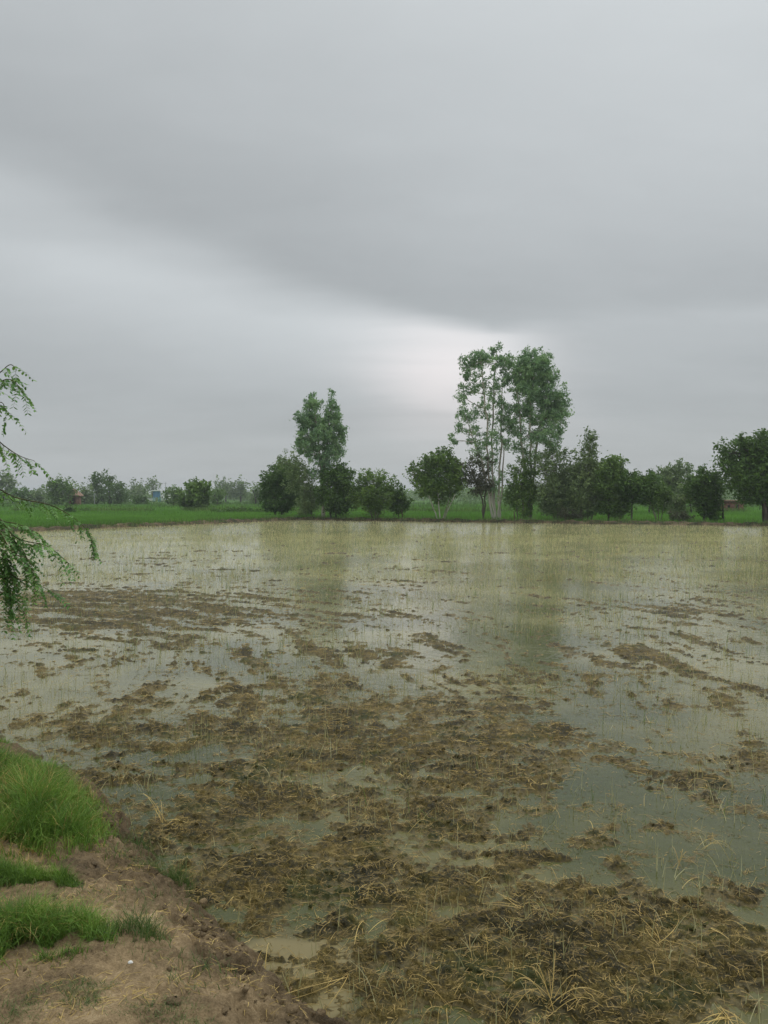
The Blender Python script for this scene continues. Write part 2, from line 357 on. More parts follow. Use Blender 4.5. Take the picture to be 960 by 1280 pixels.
# ---------------------------------------------------------------- paddy mud bed
BL = np.array([(3, -6), (2.6, -1), (1.3, 0.9), (0.45, 2.05), (-0.15, 2.72), (-0.5, 3.05), (-0.72, 3.4), (-1.15, 3.85), (-1.5, 4.45), (-2.2, 5.4), (-3.2, 6.35), (-5.4, 8.4), (-12, 20), (-22, 41)])
def bank_s(x, y):
    """signed distance to the bank's waterline, positive on the bank"""
    best = np.full(np.shape(x), 1e9); sg = np.ones(np.shape(x))
    for (ax, ay), (bx, by) in zip(BL[:-1], BL[1:]):
        dx, dy = bx-ax, by-ay; L2 = dx*dx+dy*dy
        u = np.clip(((x-ax)*dx+(y-ay)*dy)/L2, 0, 1)
        d = np.hypot(x-ax-u*dx, y-ay-u*dy); s = np.sign(dx*(y-ay)-dy*(x-ax))
        k = d < best; best = np.where(k, d, best); sg = np.where(k, s, sg)
    return best*sg
# mud showing above water: (px, py, rx, ry, amount)
BLOBS = [(260, 1130, 90, 30, .75), (300, 1170, 60, 20, .4), (500, 1180, 500, 90, .28), (640, 1030, 120, 40, .3), (160, 870, 120, 12, .35), (340, 860, 120, 12, .35), (730, 760, 60, 8, .4), (900, 800, 70, 7, .4), (700, 845, 60, 8, .4), (430, 715, 160, 4, .3), (180, 700, 130, 4, .35), (620, 700, 120, 3, .3), (150, 772, 190, 28, .9), (60, 745, 120, 14, .6), (210, 752, 110, 9, .35), (330, 745, 200, 9, .3), (480, 812, 120, 15, .8), (410, 770, 110, 8, .6), (560, 770, 90, 8, .3),
         (210, 815, 110, 12, .4), (320, 820, 90, 12, .35), (180, 915, 170, 26, .8), (100, 905, 70, 14, .5), (400, 880, 120, 22, .5), (530, 850, 120, 20, .3), (330, 960, 160, 40, .35), (480, 910, 150, 45, .55),
         (620, 900, 120, 30, .6), (640, 960, 90, 40, .6), (440, 990, 300, 80, .4), (260, 1000, 90, 50, .3), (500, 1100, 330, 90, .55), (330, 1080, 150, 60, .4),
         (700, 1160, 330, 60, .55), (820, 1180, 230, 70, .7), (880, 1130, 60, 18, .8), (720, 1110, 90, 30, .4), (600, 1230, 400, 60, .5), (860, 1240, 200, 60, .5),
         (850, 762, 60, 14, .85), (830, 825, 75, 20, .75), (760, 815, 50, 16, .6), (870, 876, 80, 10, .8), (900, 965, 110, 26, .7), (950, 1010, 60, 30, .6), (780, 970, 100, 12, .35), (780, 1040, 60, 24, .5), (700, 920, 70, 16, .5),
         (770, 700, 120, 6, .3), (880, 735, 60, 5, .3), (540, 725, 260, 5, .2), (940, 860, 60, 12, .4),
         (820, 1040, 170, 80, -.65), (930, 1080, 90, 50, -.6), (640, 770, 130, 60, -.3), (850, 900, 160, 30, -.35), (730, 900, 40, 25, -.3), (60, 850, 130, 30, -.35), (90, 830, 150, 8, .35), (60, 880, 120, 8, .3),
         (220, 960, 100, 24, -.3), (335, 1205, 55, 30, -1.4), (700, 1010, 60, 24, -.3)]
def mud_h(x, y, fine=True):
    x = np.asarray(x, float); y = np.asarray(y, float)
    px, py = toplan(x, y)
    r0 = np.hypot(x, y)
    wx = fbm(x*0.9, y*0.9, 3, 40)*0.35; px2, py2 = toplan(x+wx*0.6, y+wx*np.minimum(1, r0/8))
    K = np.full(x.shape, -0.5)-0.25*sst(690, 655, py)+0.35*sst(860, 960, py)+0.14*sst(700, 760, py)*sst(930, 870, py)
    for bx, by, rx, ry, a in BLOBS:
        K = K+a*0.72*np.exp(-(((px2-bx)/rx)**2+((py2-by)/ry)**2))
    cx, cy = -7.3, 7.1; r = np.hypot(x-cx, y-cy); th = np.arctan2(y-cy, x-cx)
    st = fbm(r*2.9+fbm(x*.5, y*.5, 2, 60)*.9, th*3.6, 5, 10, .66)
    st2 = fbm(x*1.2, y*2.6, 5, 14, .68)
    iso = fbm(x*1.7, y*2.1, 5, 20, .7)
    k = sst(4.5, 9, r0)
    base = K+iso*(1-k)*1.25+k*(1.15*st+0.55*st2)+0.78*fbm(x*4.5, y*7, 5, 37, .72)-0.17*(1-k)-0.08
    med = fbm(x*8, y*8, 3, 30)
    clod = 1-np.abs(perlin(x*11+med, y*11, 34))*2.4
    m3 = fbm(x*4.2, y*4.2, 4, 33)
    h = 0.03*np.tanh(base*1.2)+0.03*m3*(0.25+0.5*sst(12, 5, r0))+0.015*med*(0.6+0.6*sst(-0.6, 0.3, base))
    if fine:
        kk = sst(-0.5, 0.3, base)
        h = h+0.010*clod*kk+0.014*fbm(x*26, y*26, 3, 50)*(0.3+0.7*kk)*sst(16, 8, r0)
    h = h - 0.03*sst(0.0, 0.25, bank_s(x, y))
    return h
th = np.linspace(R(-42), R(42), 980)
# ring distances: dense near, wide far
vpx = np.linspace(0, 1, 640)
ya = np.concatenate([[0.8, 1.2, 1.6, 1.9], 1922.0/np.linspace(900, 24, 620)])
T_, Y_ = np.meshgrid(np.tan(th), ya)
mx_, my_ = T_*Y_*0.85, Y_
EL = [(-22.0, 41.0), (-7.3, 64.0), (26.5, 50.4), (46, 44)]       # far edge of the flooded paddy
def far_y(x): return np.interp(x, [p[0] for p in EL], [p[1] for p in EL])
far_y2 = lambda x: far_y(x) + 0.25*np.sin(x*1.3)+0.15*np.sin(x*3.1+1)
mh = mud_h(mx_, my_)
n_r, n_c = mx_.shape
idx = np.arange(n_r*n_c).reshape(n_r, n_c)
q = np.stack([idx[:-1, :-1], idx[:-1, 1:], idx[1:, 1:], idx[1:, :-1]], -1).reshape(-1, 4)
cxq = mx_.ravel()[q].mean(1); cyq = my_.ravel()[q].mean(1)
keep = (cyq < far_y(cxq)+1.2) & (bank_s(cxq, cyq) < 0.6)
mud = mesh_np('paddy_mud', np.stack([mx_, my_, mh], -1), q[keep], M['mud'], smooth=True, extra={'depth': np.maximum(0, -mh), 'flat': sst(-0.012, 0.0, mh)*sst(0.02, 0.006, mh)})
tag(mud, 'brown churned wet mud bed of the flooded paddy field', kind='structure')

# water sheet, bounded by the banks
wp = [(3.5, -1.5), (1.5, 0.6), (0.2, 2.0), (-1.4, 3.6), (-3.2, 5.9), (-6.0, 8.4), (-12.6, 20), (-22.6, 41.5), (-7.3, 64.8), (26.5, 51.2), (50, 44), (50, 10), (14, -1.5)]
me = bpy.data.meshes.new('water'); me.from_pydata([(a, b, 0.0) for a, b in wp], [], [list(range(len(wp)))[::-1]]); me.materials.append(M['water'])
water = bpy.data.objects.new('paddy_water', me); COL.objects.link(water); tag(water, 'shallow muddy water flooding the paddy field', kind='structure')

# ---------------------------------------------------------------- near bank
def bank_h(x, y):
    s = bank_s(x, y)
    s2 = s+0.10*fbm(x*2.5, y*2.5, 3, 70)
    top = 0.34-0.14*sst(4.4, 5.6, y)*sst(7.5, 6, y)+0.05*fbm(x*1.1, y*1.1, 3, 71)+0.03*np.exp(-(((x+2.3)/1.0)**2+((y-4.9)/0.8)**2))
    h = -0.12+(top+0.12)*(1-np.exp(-np.maximum(s2+0.14, 0)/0.30))-0.25*sst(2.6, 4.5, s)*sst(6, 9, y)
    rough = sst(0.75, 0.05, s)
    h = h+0.03*(0.4+rough)*fbm(x*7, y*7, 4, 75)+0.02*rough*(0.7-np.abs(perlin(x*14, y*14, 78))*2)+0.016*(0.35+rough)*fbm(x*17, y*17, 3, 77)+0.009*fbm(x*40, y*40, 3, 79)
    # step cut between the dirt path and the grass clump
    h = h-0.05*sst(0.03, -0.03, np.abs(fbm(x*1.5+3, y*1.5, 3, 90))-0.02)*rough
    return h
bx_ = np.concatenate([np.arange(-27, -6, 0.5), np.arange(-6, -3.4, 0.08), np.arange(-3.4, 0.9, 0.0125), np.arange(0.9, 4.2, 0.08)])
by_ = np.concatenate([np.arange(-6, 1.4, 0.12), np.arange(1.4, 2.2, 0.04), np.arange(2.2, 5.2, 0.0125), np.arange(5.2, 8.5, 0.06), np.arange(8.5, 43, 0.5)])
gx_, gy_ = np.meshgrid(bx_, by_)
gz_ = bank_h(gx_, gy_); sB = bank_s(gx_, gy_)
idx = np.arange(gx_.size).reshape(gx_.shape)
q = np.stack([idx[:-1, :-1], idx[:-1, 1:], idx[1:, 1:], idx[1:, :-1]], -1).reshape(-1, 4)
sq = sB.ravel()[q].max(1); keep = (sq > -0.4) & (sq < 14)
wet = np.clip(sst(0.42, 0.05, sB+0.25*fbm(gx_*3, gy_*3, 3, 81))+0.6*sst(0.15, 0.4, fbm(gx_*2, gy_*2, 4, 85))*sst(1.0, 0.4, sB), 0, 1)
bank = mesh_np('bank', np.stack([gx_, gy_, gz_], -1), q[keep], M['soil'], smooth=True, extra={'wet': wet})
tag(bank, 'brown earth bank along the near edge of the paddy', kind='structure')

# ---------------------------------------------------------------- open ground, fields, bunds
def sheet(name, pts, z, m, label):
    me = bpy.data.meshes.new(name); me.from_pydata([(a, b, z) for a, b in pts], [], [list(range(len(pts)))]); me.materials.append(m)
    o = bpy.data.objects.new(name, me); COL.objects.link(o); tag(o, label, kind='structure'); return o
S = 1500
sheet('ground', [(-S, -S), (S, -S), (S, S), (-S, S)], -0.35, M['ground'], 'flat farmland reaching to the horizon')
sheet('green_field', [(-22.6, 40.6), (-7.3, 64.6), (26.5, 51), (52, 43.5), (400, 43.5), (400, 420), (-400, 420), (-400, 40.6)], 0.06, M['field'], 'green crop field beyond the flooded paddy')
def ridge(name, pts, wdt, hgt, m, label, step=0.25):
    P_ = []
    for (a, b) in zip(pts[:-1], pts[1:]):
        L = math.dist(a, b); k = max(2, int(L/step))
        for i in range(k): P_.append((a[0]+(b[0]-a[0])*i/k, a[1]+(b[1]-a[1])*i/k))
    P_.append(pts[-1]); P_ = np.array(P_); d = np.gradient(P_, axis=0); d /= np.linalg.norm(d, axis=1)[:, None]
    nrm = np.stack([-d[:, 1], d[:, 0]], -1)
    prof = np.linspace(-1, 1, 13)
    o_ = prof*wdt/2
    Xg = P_[:, None, 0]+nrm[:, None, 0]*o_[None]; Yg = P_[:, None, 1]+nrm[:, None, 1]*o_[None]
    nz = fbm(Xg*1.7, Yg*1.7, 4, 95)
    Zg = -0.12+(hgt+0.12)*(1-np.abs(prof[None])**2.2)*(1+0.35*nz)+0.05*nz
    Xg = Xg+0.12*fbm(Xg, Yg, 3, 96); Yg = Yg+0.2*fbm(Xg, Yg, 3, 97)
    n, k = Xg.shape; idx = np.arange(n*k).reshape(n, k)
    q = np.stack([idx[:-1, :-1], idx[:-1, 1:], idx[1:, 1:], idx[1:, :-1]], -1).reshape(-1, 4)
    o = mesh_np(name, np.stack([Xg, Yg, Zg], -1), q, m, smooth=True); tag(o, label, kind='structure'); return o
ridge('far_bank', [(-24, 38.5), (-22.2, 41.2), (-7.3, 64.7), (-2, 62.7), (26.5, 51.1), (60, 39)], 1.5, 0.2, M['bund'], 'low brown bund under the row of trees at the far edge')

def scatter_line(pts, n, spread):
    pts = np.array(pts, float); L = np.hypot(*np.diff(pts, axis=0).T); c = np.concatenate([[0], np.cumsum(L)])
    u = rng.uniform(0, c[-1], n); i = np.clip(np.searchsorted(c, u)-1, 0, len(L)-1); f = (u-c[i])/L[i]
    p = pts[i]+(pts[i+1]-pts[i])*f[:, None]; return p[:, 0]+rng.normal(0, spread, n), p[:, 1]+rng.normal(0, spread, n)
# grass tufts along the far bank
x, y = scatter_line([(-22.2, 41.4), (-7.3, 64.8), (26.5, 51.2), (60, 39)], 16000, 0.45)
k = fbm(x*0.6, y*0.6, 3, 99) > -0.15; x = x[k]; y = y[k]; n = len(x)
V, Fq, T = blades(x, y, np.full(n, 0.08), rng.uniform(.12, .5, n)*(0.5+rng.uniform(0, .6, n)), rng.uniform(0, .6, n), rng.uniform(.015, .035, n), rng.uniform(0, 1, n), 2)
tag(mesh_np('bank_grass', V, Fq, M['grass_dull'], T), 'dry and green grass fringe on the far bund', kind='stuff')
# crop blades: thick near the paddy's edge, thinner away
def crop_points(n, x0, x1, y0, y1):
    x = rng.uniform(x0, x1, n); y = rng.uniform(y0, y1, n)
    e = np.where(x < -7.3, np.interp(x, [-22.2, -7.3], [41.2, 64.7]), far_y(x))
    left = x < -22.2
    k = (y > e+0.7) | (left & (y > 41))
    return x[k], y[k]
xs_, ys_ = [], []
for n, b in ((70000, (-26, -6, 41, 66)), (50000, (-45, 5, 48, 95)), (60000, (-8, 48, 47, 90)), (45000, (-75, 90, 90, 150))):
    a, b2 = crop_points(n, *b); xs_.append(a); ys_.append(b2)
x = np.concatenate(xs_); y = np.concatenate(ys_); n = len(x)
gap = fbm(x*0.12, y*0.25, 3, 102)
L = (rng.uniform(.22, .42, n)+0.06*gap)*np.clip(1+0.5*sst(80, 120, y), 1, 1.5)
V, Fq, T = blades(x, y, np.full(n, 0.05), L, rng.uniform(0, .5, n), rng.uniform(.02, .045, n)*(1+sst(60, 120, y)), np.clip(rng.uniform(0, 1, n)*0.7+0.45*(fbm(x*0.03, y*0.13, 3, 103)+.45), 0, 1), 2)
tag(mesh_np('rice_crop', V, Fq, M['crop'], T), 'bright green rice crop standing beyond the flooded paddy', kind='stuff')
# darker grassy field bunds crossing the fields
def hedge(pts, n, h, spread, m, name, label, dens=0.0):
    x, y = scatter_line(pts, n, spread); k = fbm(x*0.15, y*0.15, 3, 108) > dens; x = x[k]; y = y[k]; n = len(x)
    V, Fq, T = blades(x, y, np.full(n, 0.05), rng.uniform(.4, 1, n)*h, rng.uniform(0, .6, n), rng.uniform(.05, .12, n), rng.uniform(0, 1, n), 2)
    tag(mesh_np(name, V, Fq, m, T), label, kind='stuff')
hedge([(-75, 92), (-6, 88), (60, 84)], 14000, 0.85, 0.5, M['leaf_mid'], 'bund_weeds', 'dark weeds growing along the first field bund', -0.1)
hedge([(-120, 128), (0, 120), (110, 122)], 14000, 0.85, 0.8, M['leaf_dark'], 'bund_weeds', 'dark weeds growing along the second field bund', -0.5)
hedge([(-160, 175), (0, 170), (160, 165)], 14000, 1.2, 1.5, M['leaf_dark'], 'bund_weeds', 'dark scrub growing along the farthest field bund', -0.5)

# ---------------------------------------------------------------- stubble and straw in the paddy
def in_paddy(x, y): return (bank_s(x, y) < -0.05) & (y < far_y(x)-0.3) & (np.abs(x) < y*0.62+1.0)
def stub(n, y0, y1, hmin, hmax, wmin, wmax, per, seg, pexp=1.0, name='stubble'):
    u = rng.uniform(0, 1, n); y = np.sqrt(y0*y0+(y1*y1-y0*y0)*u)
    x = rng.uniform(-1, 1, n)*(y*0.6+0.5)
    a = R(-14); sp = 0.22                                        # transplanted rows
    ux = x*math.cos(a)+y*math.sin(a); uy = -x*math.sin(a)+y*math.cos(a)
    ux = np.round(ux/sp)*sp; x = ux*math.cos(a)-uy*math.sin(a)+rng.normal(0, .07, n); y = ux*math.sin(a)+uy*math.cos(a)+rng.normal(0, .05, n)
    pn = fbm(x*0.45, y*0.45, 4, 120)+0.25*sst(14, 35, y)
    k = in_paddy(x, y) & (pn+rng.normal(0, .15, n) > -0.12); x = x[k]; y = y[k]
    x = np.repeat(x, per)+rng.normal(0, .02, len(x)*per); y = np.repeat(y, per)+rng.normal(0, .02, len(y)*per); n = len(x)
    z = np.minimum(mud_h(x, y, False), 0.01)-0.01
    lean = np.abs(rng.normal(0, .28, n)); lean = np.where(rng.uniform(0, 1, n) < 0.12, rng.uniform(.5, .9, n), np.minimum(lean, .6))
    L = rng.uniform(hmin, hmax, n)*rng.uniform(0.6, 1, n)
    return blades(x, y, z, L, lean, rng.uniform(wmin, wmax, n), rng.beta(2, 2, n), seg, curl=0.3)
def join(parts):
    b = 0; Vs, Fs, Ts = [], [], []
    for V, Fq, T in parts: Vs.append(V); Fs.append(Fq+b); Ts.append(T); b += len(V)
    return np.concatenate(Vs), np.concatenate(Fs), np.concatenate(Ts)
V, Fq, T = join([stub(3800, 2.6, 9, .06, .22, .003, .0055, 2, 3), stub(7500, 9, 20, .1, .28, .004, .007, 2, 2),
                 stub(34000, 18, 40, .1, .22, .005, .009, 2, 1), stub(60000, 34, 65, .06, .17, .008, .014, 2, 1)])
tag(mesh_np('rice_stubble', V, Fq, M['stubble'], T), 'thin yellow rice stubble standing in the muddy water', kind='stuff')
V, Fq, T = join([stub(500, 4.5, 10, .08, .2, .003, .005, 2, 3), stub(2600, 9, 22, .1, .28, .004, .007, 2, 2), stub(6000, 20, 55, .12, .28, .007, .012, 2, 1)])
tag(mesh_np('rice_seedlings', V, Fq, M['stubble_green'], T), 'scattered green rice shoots standing in the water', kind='stuff')
# straw litter trodden into the mud
def litter(n, y0, y1, lmin, lmax, wd, seg, tb=(1.6, 2.4), need=-0.004, archmax=.12):
    u = rng.uniform(0, 1, n); y = np.sqrt(y0*y0+(y1*y1-y0*y0)*u); x = rng.uniform(-1, 1, n)*(y*0.58+0.4)
    h = mud_h(x, y); k = in_paddy(x, y) & (h+rng.normal(0, .006, n) > need); x = x[k]; y = y[k]; h = h[k]; n = len(x)
    L = rng.uniform(lmin, lmax, n)*rng.uniform(.4, 1, n); az = rng.uniform(0, 2*np.pi, n)
    return straws(x, y, np.maximum(h, 0)+0.003, L, az, rng.uniform(0, archmax, n), rng.uniform(.6, 1.3, n)*wd, rng.beta(*tb, n), seg)
V, Fq, T = join([litter(46000, 2.3, 5, .02, .09, .0023, 3, need=-.006, archmax=.08), litter(44000, 5, 9, .03, .12, .004, 3, archmax=.08), litter(36000, 9, 20, .05, .18, .007, 2, need=-.002, archmax=.08), litter(9000, 20, 40, .08, .25, .016, 1, need=0.002),
                 litter(1500, 2.3, 9, .1, .24, .003, 5, (3.5, 1.2), -.015, .22)])
tag(mesh_np('straw_litter', V, Fq, M['straw'], T), 'matted brown straw trodden into the wet mud', kind='stuff')

V, Fq, T = join([litter(9000, 2.5, 8, .008, .04, .004, 1, (1.2, 3), -.08, .02), litter(9000, 8, 24, .02, .08, .008, 1, (1.2, 3), -.08, .02)])
tag(mesh_np('floating_debris', V, Fq, M['straw'], T), 'small dark bits of debris floating on the shallow water', kind='stuff')
# individual bunches of pale straw on the near mud: (px, py, n, length, spread, label)
BUN = [(440, 1225, 5, .42, .5, 'long pale straws lying at the edge of the tan puddle'),
       (565, 1262, 7, .26, 2.6, 'small tent of crossed straws at the bottom edge of the mud'),
       (690, 1262, 14, .3, 2.2, 'arched bunch of golden straw at the bottom edge, largest one'),
       (905, 1270, 16, .26, 1.6, 'flattened tan straw bunch in the bottom right corner of the mud'),
       (825, 1188, 4, .4, .5, 'long bent straw lying across the mud mound at lower right'),
       (600, 1172, 4, .2, 1.0, 'upright folded straw pair in the mud below the middle'),
       (470, 1108, 5, .2, 1.2, 'thin hooked straws in the mud left of the middle'),
       (845, 1085, 7, .24, 1.0, 'leaning straw stalks standing in open water at the right'),
       (870, 1060, 4, .26, .6, 'single tall crossed straw pair farther out in open water at the right'),
       (320, 1225, 4, .2, .5, 'short bright straw stuck up at the puddle by the bank'),
       (200, 1030, 9, .34, 1.0, 'pale dead stalks leaning beside the grass clump on the bank'),
       (650, 1138, 4, .3, .6, 'straight pale straw lying flat in the middle of the near mud')]
for px, py, n, L0, spd, lab in BUN:
    x0, y0 = gnd(px, py); n_ = n; z0 = max(0.0, float(mud_h(np.array([x0]), np.array([y0]))[0]))
    a0 = rng.uniform(0, 2*np.pi)
    xx = x0+rng.normal(0, .02, n); yy = y0+rng.normal(0, .02, n); az = a0+rng.uniform(-spd, spd, n)
    flat = 'lying' in lab or 'flatten' in lab
    V, Fq, T = straws(xx, yy, np.full(n, z0+.004), rng.uniform(.6, 1, n)*L0, az, rng.uniform(.02, .08, n) if flat else rng.uniform(.2, .5, n), rng.uniform(.0026, .0042, n), rng.uniform(.6, .95, n), 8, rng.normal(0, .6, n))
    o = mesh_np('straw_bunch', V, Fq, M['straw'], T); tag(o, lab, 'straw', 'loose straw bunches on the near mud')

# ---------------------------------------------------------------- grass on the near bank
def clump(polyblobs, n, Lr, wd, lean, mname, name, label, tb=(2, 2), zoff=0.0, seg=4):
    V_ = []
    for (cx, cy, rx, ry, frac) in polyblobs:
        k = int(n*frac); a = rng.uniform(0, 2*np.pi, k); r = np.sqrt(rng.uniform(0, 1, k))*(1+0.18*rng.normal(0, 1, k)); r = np.where(rng.uniform(0, 1, k) < .12, r+rng.uniform(.1, .6, k), r)
        x = cx+np.cos(a)*r*rx; y = cy+np.sin(a)*r*ry
        kk = fbm(x*5, y*5, 3, 140) > -0.18-.25*(1-r); x = x[kk]; y = y[kk]; r = r[kk]; k = len(x)
        z = bank_h(x, y)-0.01+zoff
        L = rng.uniform(Lr[0], Lr[1], k)*np.clip(1.2-0.62*r, .22, 1.1)*(1+0.4*fbm(x*4, y*4, 2, 141))
        V_.append(blades(x, y, z, L, np.clip(rng.normal(lean, .2, k), .02, .93), rng.uniform(.6, 1.2, k)*wd, rng.beta(*tb, k), seg))
    V, Fq, T = join(V_); o = mesh_np(name, V, Fq, M[mname], T); tag(o, label, kind='stuff'); return o
G = lambda px, py, z=.3: gnd(px, py, z)
c1 = G(20, 1010); c2 = G(90, 1030, .2); c3 = G(-60, 1000)
clump([(-2.1, 4.3, .45, .42, .34), (-1.77, 3.96, .28, .32, .26), (-2.6, 4.6, .5, .42, .26), (-3.3, 5.0, .5, .5, .1)], 30000, (.05, .25), .005, .6, 'grass', 'tall_grass', 'lush bright green grass clump at the left on the bank')
clump([(-1.66, 3.4, .18, .08, .5), (-1.9, 3.42, .25, .1, .3), (-1.45, 3.42, .08, .05, .2)], 4500, (.04, .13), .0035, .55, 'grass', 'short_grass', 'small green grass patch between the two larger clumps')
clump([(-1.34, 2.92, .25, .14, .5), (-1.6, 2.93, .25, .16, .3), (-1.18, 3.0, .1, .08, .07)], 13500, (.03, .17), .0036, .68, 'grass', 'grass_mound', 'dark green grass mound at lower left on the bare dirt', (1.6, 2.2))
clump([(-1.05, 2.58, .22, .09, .35), (-.72, 2.5, .2, .09, .25), (-.55, 2.42, .2, .1, .15), (-1.3, 2.48, .25, .1, .25)], 4200, (.01, .045), .0026, .75, 'grass_dull', 'dry_grass', 'sparse dull grass along the bottom left edge', (2, 1.8))
clump([(-1.05, 3.95, .18, .2, .5), (-.98, 2.98, .12, .1, .2), (-1.3, 4.35, .2, .3, .3)], 2600, (.04, .16), .0032, .6, 'grass_dull', 'edge_grass', 'thin olive grass where the bank meets the mud')
# dry straw bits on the bank
n = 16000; x = rng.uniform(-2.6, .4, n); y = rng.uniform(2.2, 4.6, n); s = bank_s(x, y)
k = (s > 0.0) & (fbm(x*3, y*3, 3, 150)+rng.normal(0, .12, n) > 0.02); x = x[k]; y = y[k]; n = len(x)
V, Fq, T = straws(x, y, bank_h(x, y)+.002, rng.uniform(.01, .07, n), rng.uniform(0, 6.3, n), rng.uniform(0, .1, n), rng.uniform(.0015, .0032, n), rng.beta(2.5, 1.6, n), 3)
tag(mesh_np('dry_straw', V, Fq, M['straw'], T), 'dry tan straw bits lying on the bank soil', kind='stuff')
clump([(-2.7, 5.2, .7, .35, .55), (-3.4, 5.8, .6, .45, .45)], 9000, (.03, .1), .0045, .7, 'grass', 'short_grass', 'low green grass running back along the bank behind the lush clump')
# dead stems and runners mixed into the green clumps
clump([(-2.1, 4.3, .5, .45, .5), (-1.8, 4.0, .3, .3, .3), (-2.6, 4.6, .5, .4, .2)], 2600, (.08, .28), .0035, .65, 'straw', 'dead_grass', 'dry yellow stems mixed into the lush green clump', (3, 1.2))
clump([(-1.4, 2.95, .28, .16, .8), (-1.8, 3.6, .25, .12, .2)], 1300, (.04, .17), .0028, .8, 'straw', 'dead_grass', 'dry yellow stems mixed into the lower grass mound', (3, 1.2))
clump([(-1.35, 3.9, .25, .25, .3), (-1.0, 3.35, .25, .25, .25), (-.7, 2.8, .25, .2, .2), (-1.5, 3.35, .3, .12, .25)], 1500, (.02, .09), .003, .75, 'grass_dull', 'weed_sprigs', 'scattered small weed sprigs on the bare bank soil', (1.5, 2))
def clods(x, y, z, r, m, name, label):
    n = len(x); th_ = np.arange(7)*2*np.pi/7; rings = np.array([.25, .62, .98, 1.32]); ph = rings*np.pi/2
    ux = np.outer(np.sin(ph), np.cos(th_)).ravel(); uy = np.outer(np.sin(ph), np.sin(th_)).ravel(); uz = np.outer(np.cos(ph), np.ones(7)).ravel()
    jit = 1+rng.normal(0, .17, (n, 28)); rot = rng.uniform(0, 6.3, n)[:, None]; sx_ = rng.uniform(.7, 1.3, n)[:, None]; fl = rng.uniform(.45, .9, n)[:, None]
    X_ = ux*jit*sx_; Y_ = uy*jit; Z_ = uz*jit*fl
    V = np.stack([x[:, None]+r[:, None]*(X_*np.cos(rot)-Y_*np.sin(rot)), y[:, None]+r[:, None]*(X_*np.sin(rot)+Y_*np.cos(rot)), z[:, None]+r[:, None]*(Z_-.15)], -1).reshape(-1, 3)
    j = np.arange(7); j2 = (j+1) % 7
    f = np.concatenate([np.stack([a*7+j, (a+1)*7+j, (a+1)*7+j2, a*7+j2], -1) for a in range(3)]+[np.array([[0, 1, 2, 3], [0, 3, 4, 6], [4, 5, 6, 6]])[:2]])
    Fq = (np.arange(n)[:, None, None]*28+f[None]).reshape(-1, 4)
    w_ = rng.uniform(.2, 1, n)
    o = mesh_np(name, V, Fq, m, smooth=True, extra={'wet': np.repeat(w_, 28), 'depth': np.zeros(n*28), 'flat': np.zeros(n*28)}); tag(o, label, kind='stuff')
n = 5200; x = rng.uniform(-2.4, .4, n); y = rng.uniform(2.2, 4.8, n); s_ = bank_s(x, y)
k = (s_ > -.12) & (rng.uniform(0, 1, n) < np.exp(-np.abs(s_-.12)/.22)*.9+.05) & (fbm(x*3, y*3, 3, 160) > -.15) & (np.hypot(x-gnd(163, 1207, .32)[0], y-gnd(163, 1207, .32)[1]) > .12); x = x[k]; y = y[k]; n = len(x)
clods(x, y, np.maximum(bank_h(x, y), mud_h(x, y)), rng.uniform(.004, .026, n)**1.0*rng.uniform(.3, 1, n), M['soil'], 'soil_clods', 'crumbled soil clods along the slumped edge of the bank')
n = 3000; y = np.sqrt(rng.uniform(2.3**2, 6**2, n)); x = rng.uniform(-1, 1, n)*(y*.58+.3); h_ = mud_h(x, y)
k = in_paddy(x, y) & (h_ > .004) & (fbm(x*2.5, y*2.5, 3, 161) > 0); x = x[k]; y = y[k]; n = len(x)
clods(x, y, h_[k], rng.uniform(.006, .022, n)*rng.uniform(.35, 1, n), M['mud'], 'mud_clods', 'rough clods of wet mud on the churned patches')
# little white chip on the dirt
mb = MB()
a_ = np.array([(math.cos(t_)*(.016+.004*math.sin(3*t_)), math.sin(t_)*.011, 0) for t_ in np.linspace(0, 2*math.pi, 9)[:-1]])
cxy = gnd(163, 1207, .32); cz = float(bank_h(np.array([cxy[0]]), np.array([cxy[1]]))[0])
cxy = gnd(163, 1207, cz); cz = float(bank_h(np.array([cxy[0]]), np.array([cxy[1]]))[0])
V = np.concatenate([a_, a_*.8+[0, 0, .008], a_*.35+[0.002, 0, .013]])*.6+[cxy[0], cxy[1], cz]
Fq = [(i, (i+1) % 8, 8+(i+1) % 8, 8+i) for i in range(8)]+[(8+i, 8+(i+1) % 8, 16+(i+1) % 8, 16+i) for i in range(8)]+[(16, 17, 18, 19), (19, 20, 23, 16), (20, 21, 22, 23)]
mb.add(V, Fq); tag(mb.build('stone_chip', M['chip'], smooth=True), 'tiny white chip on the brown dirt at lower left', 'stone')

# ---------------------------------------------------------------- trees
def leaf_quads(C, size, asp, droop, tint):
    """C (n,3) leaf centres -> rhombic leaves"""
    n = len(C)
    d = rng.normal(0, 1, (n, 3)); d[:, 2] = d[:, 2]*0.7-droop; d /= np.linalg.norm(d, axis=1)[:, None]
    r = rng.normal(0, 1, (n, 3)); s = np.cross(d, r); s /= np.linalg.norm(s, axis=1)[:, None]+1e-9
    L = (size*rng.uniform(.6, 1.3, n))[:, None]
    V = np.stack([C-d*L/2, C+s*L*asp/2, C+d*L/2, C-s*L*asp/2], 1).reshape(-1, 3)
    return V, np.arange(n*4).reshape(-1, 4), np.repeat(tint, 4)
def curve(a, b, k=6, sag=0.0, wig=0.06):
    a = np.array(list(a)); b = np.array(list(b)); L = np.linalg.norm(b-a); t = np.linspace(0, 1, k)[:, None]
    P_ = a+(b-a)*t; P_[:, 2] += (sag*L*np.sin(np.pi*t))[:, 0]
    P_[1:-1] += rng.normal(0, wig*L/k*1.5, (k-2, 3)); return P_
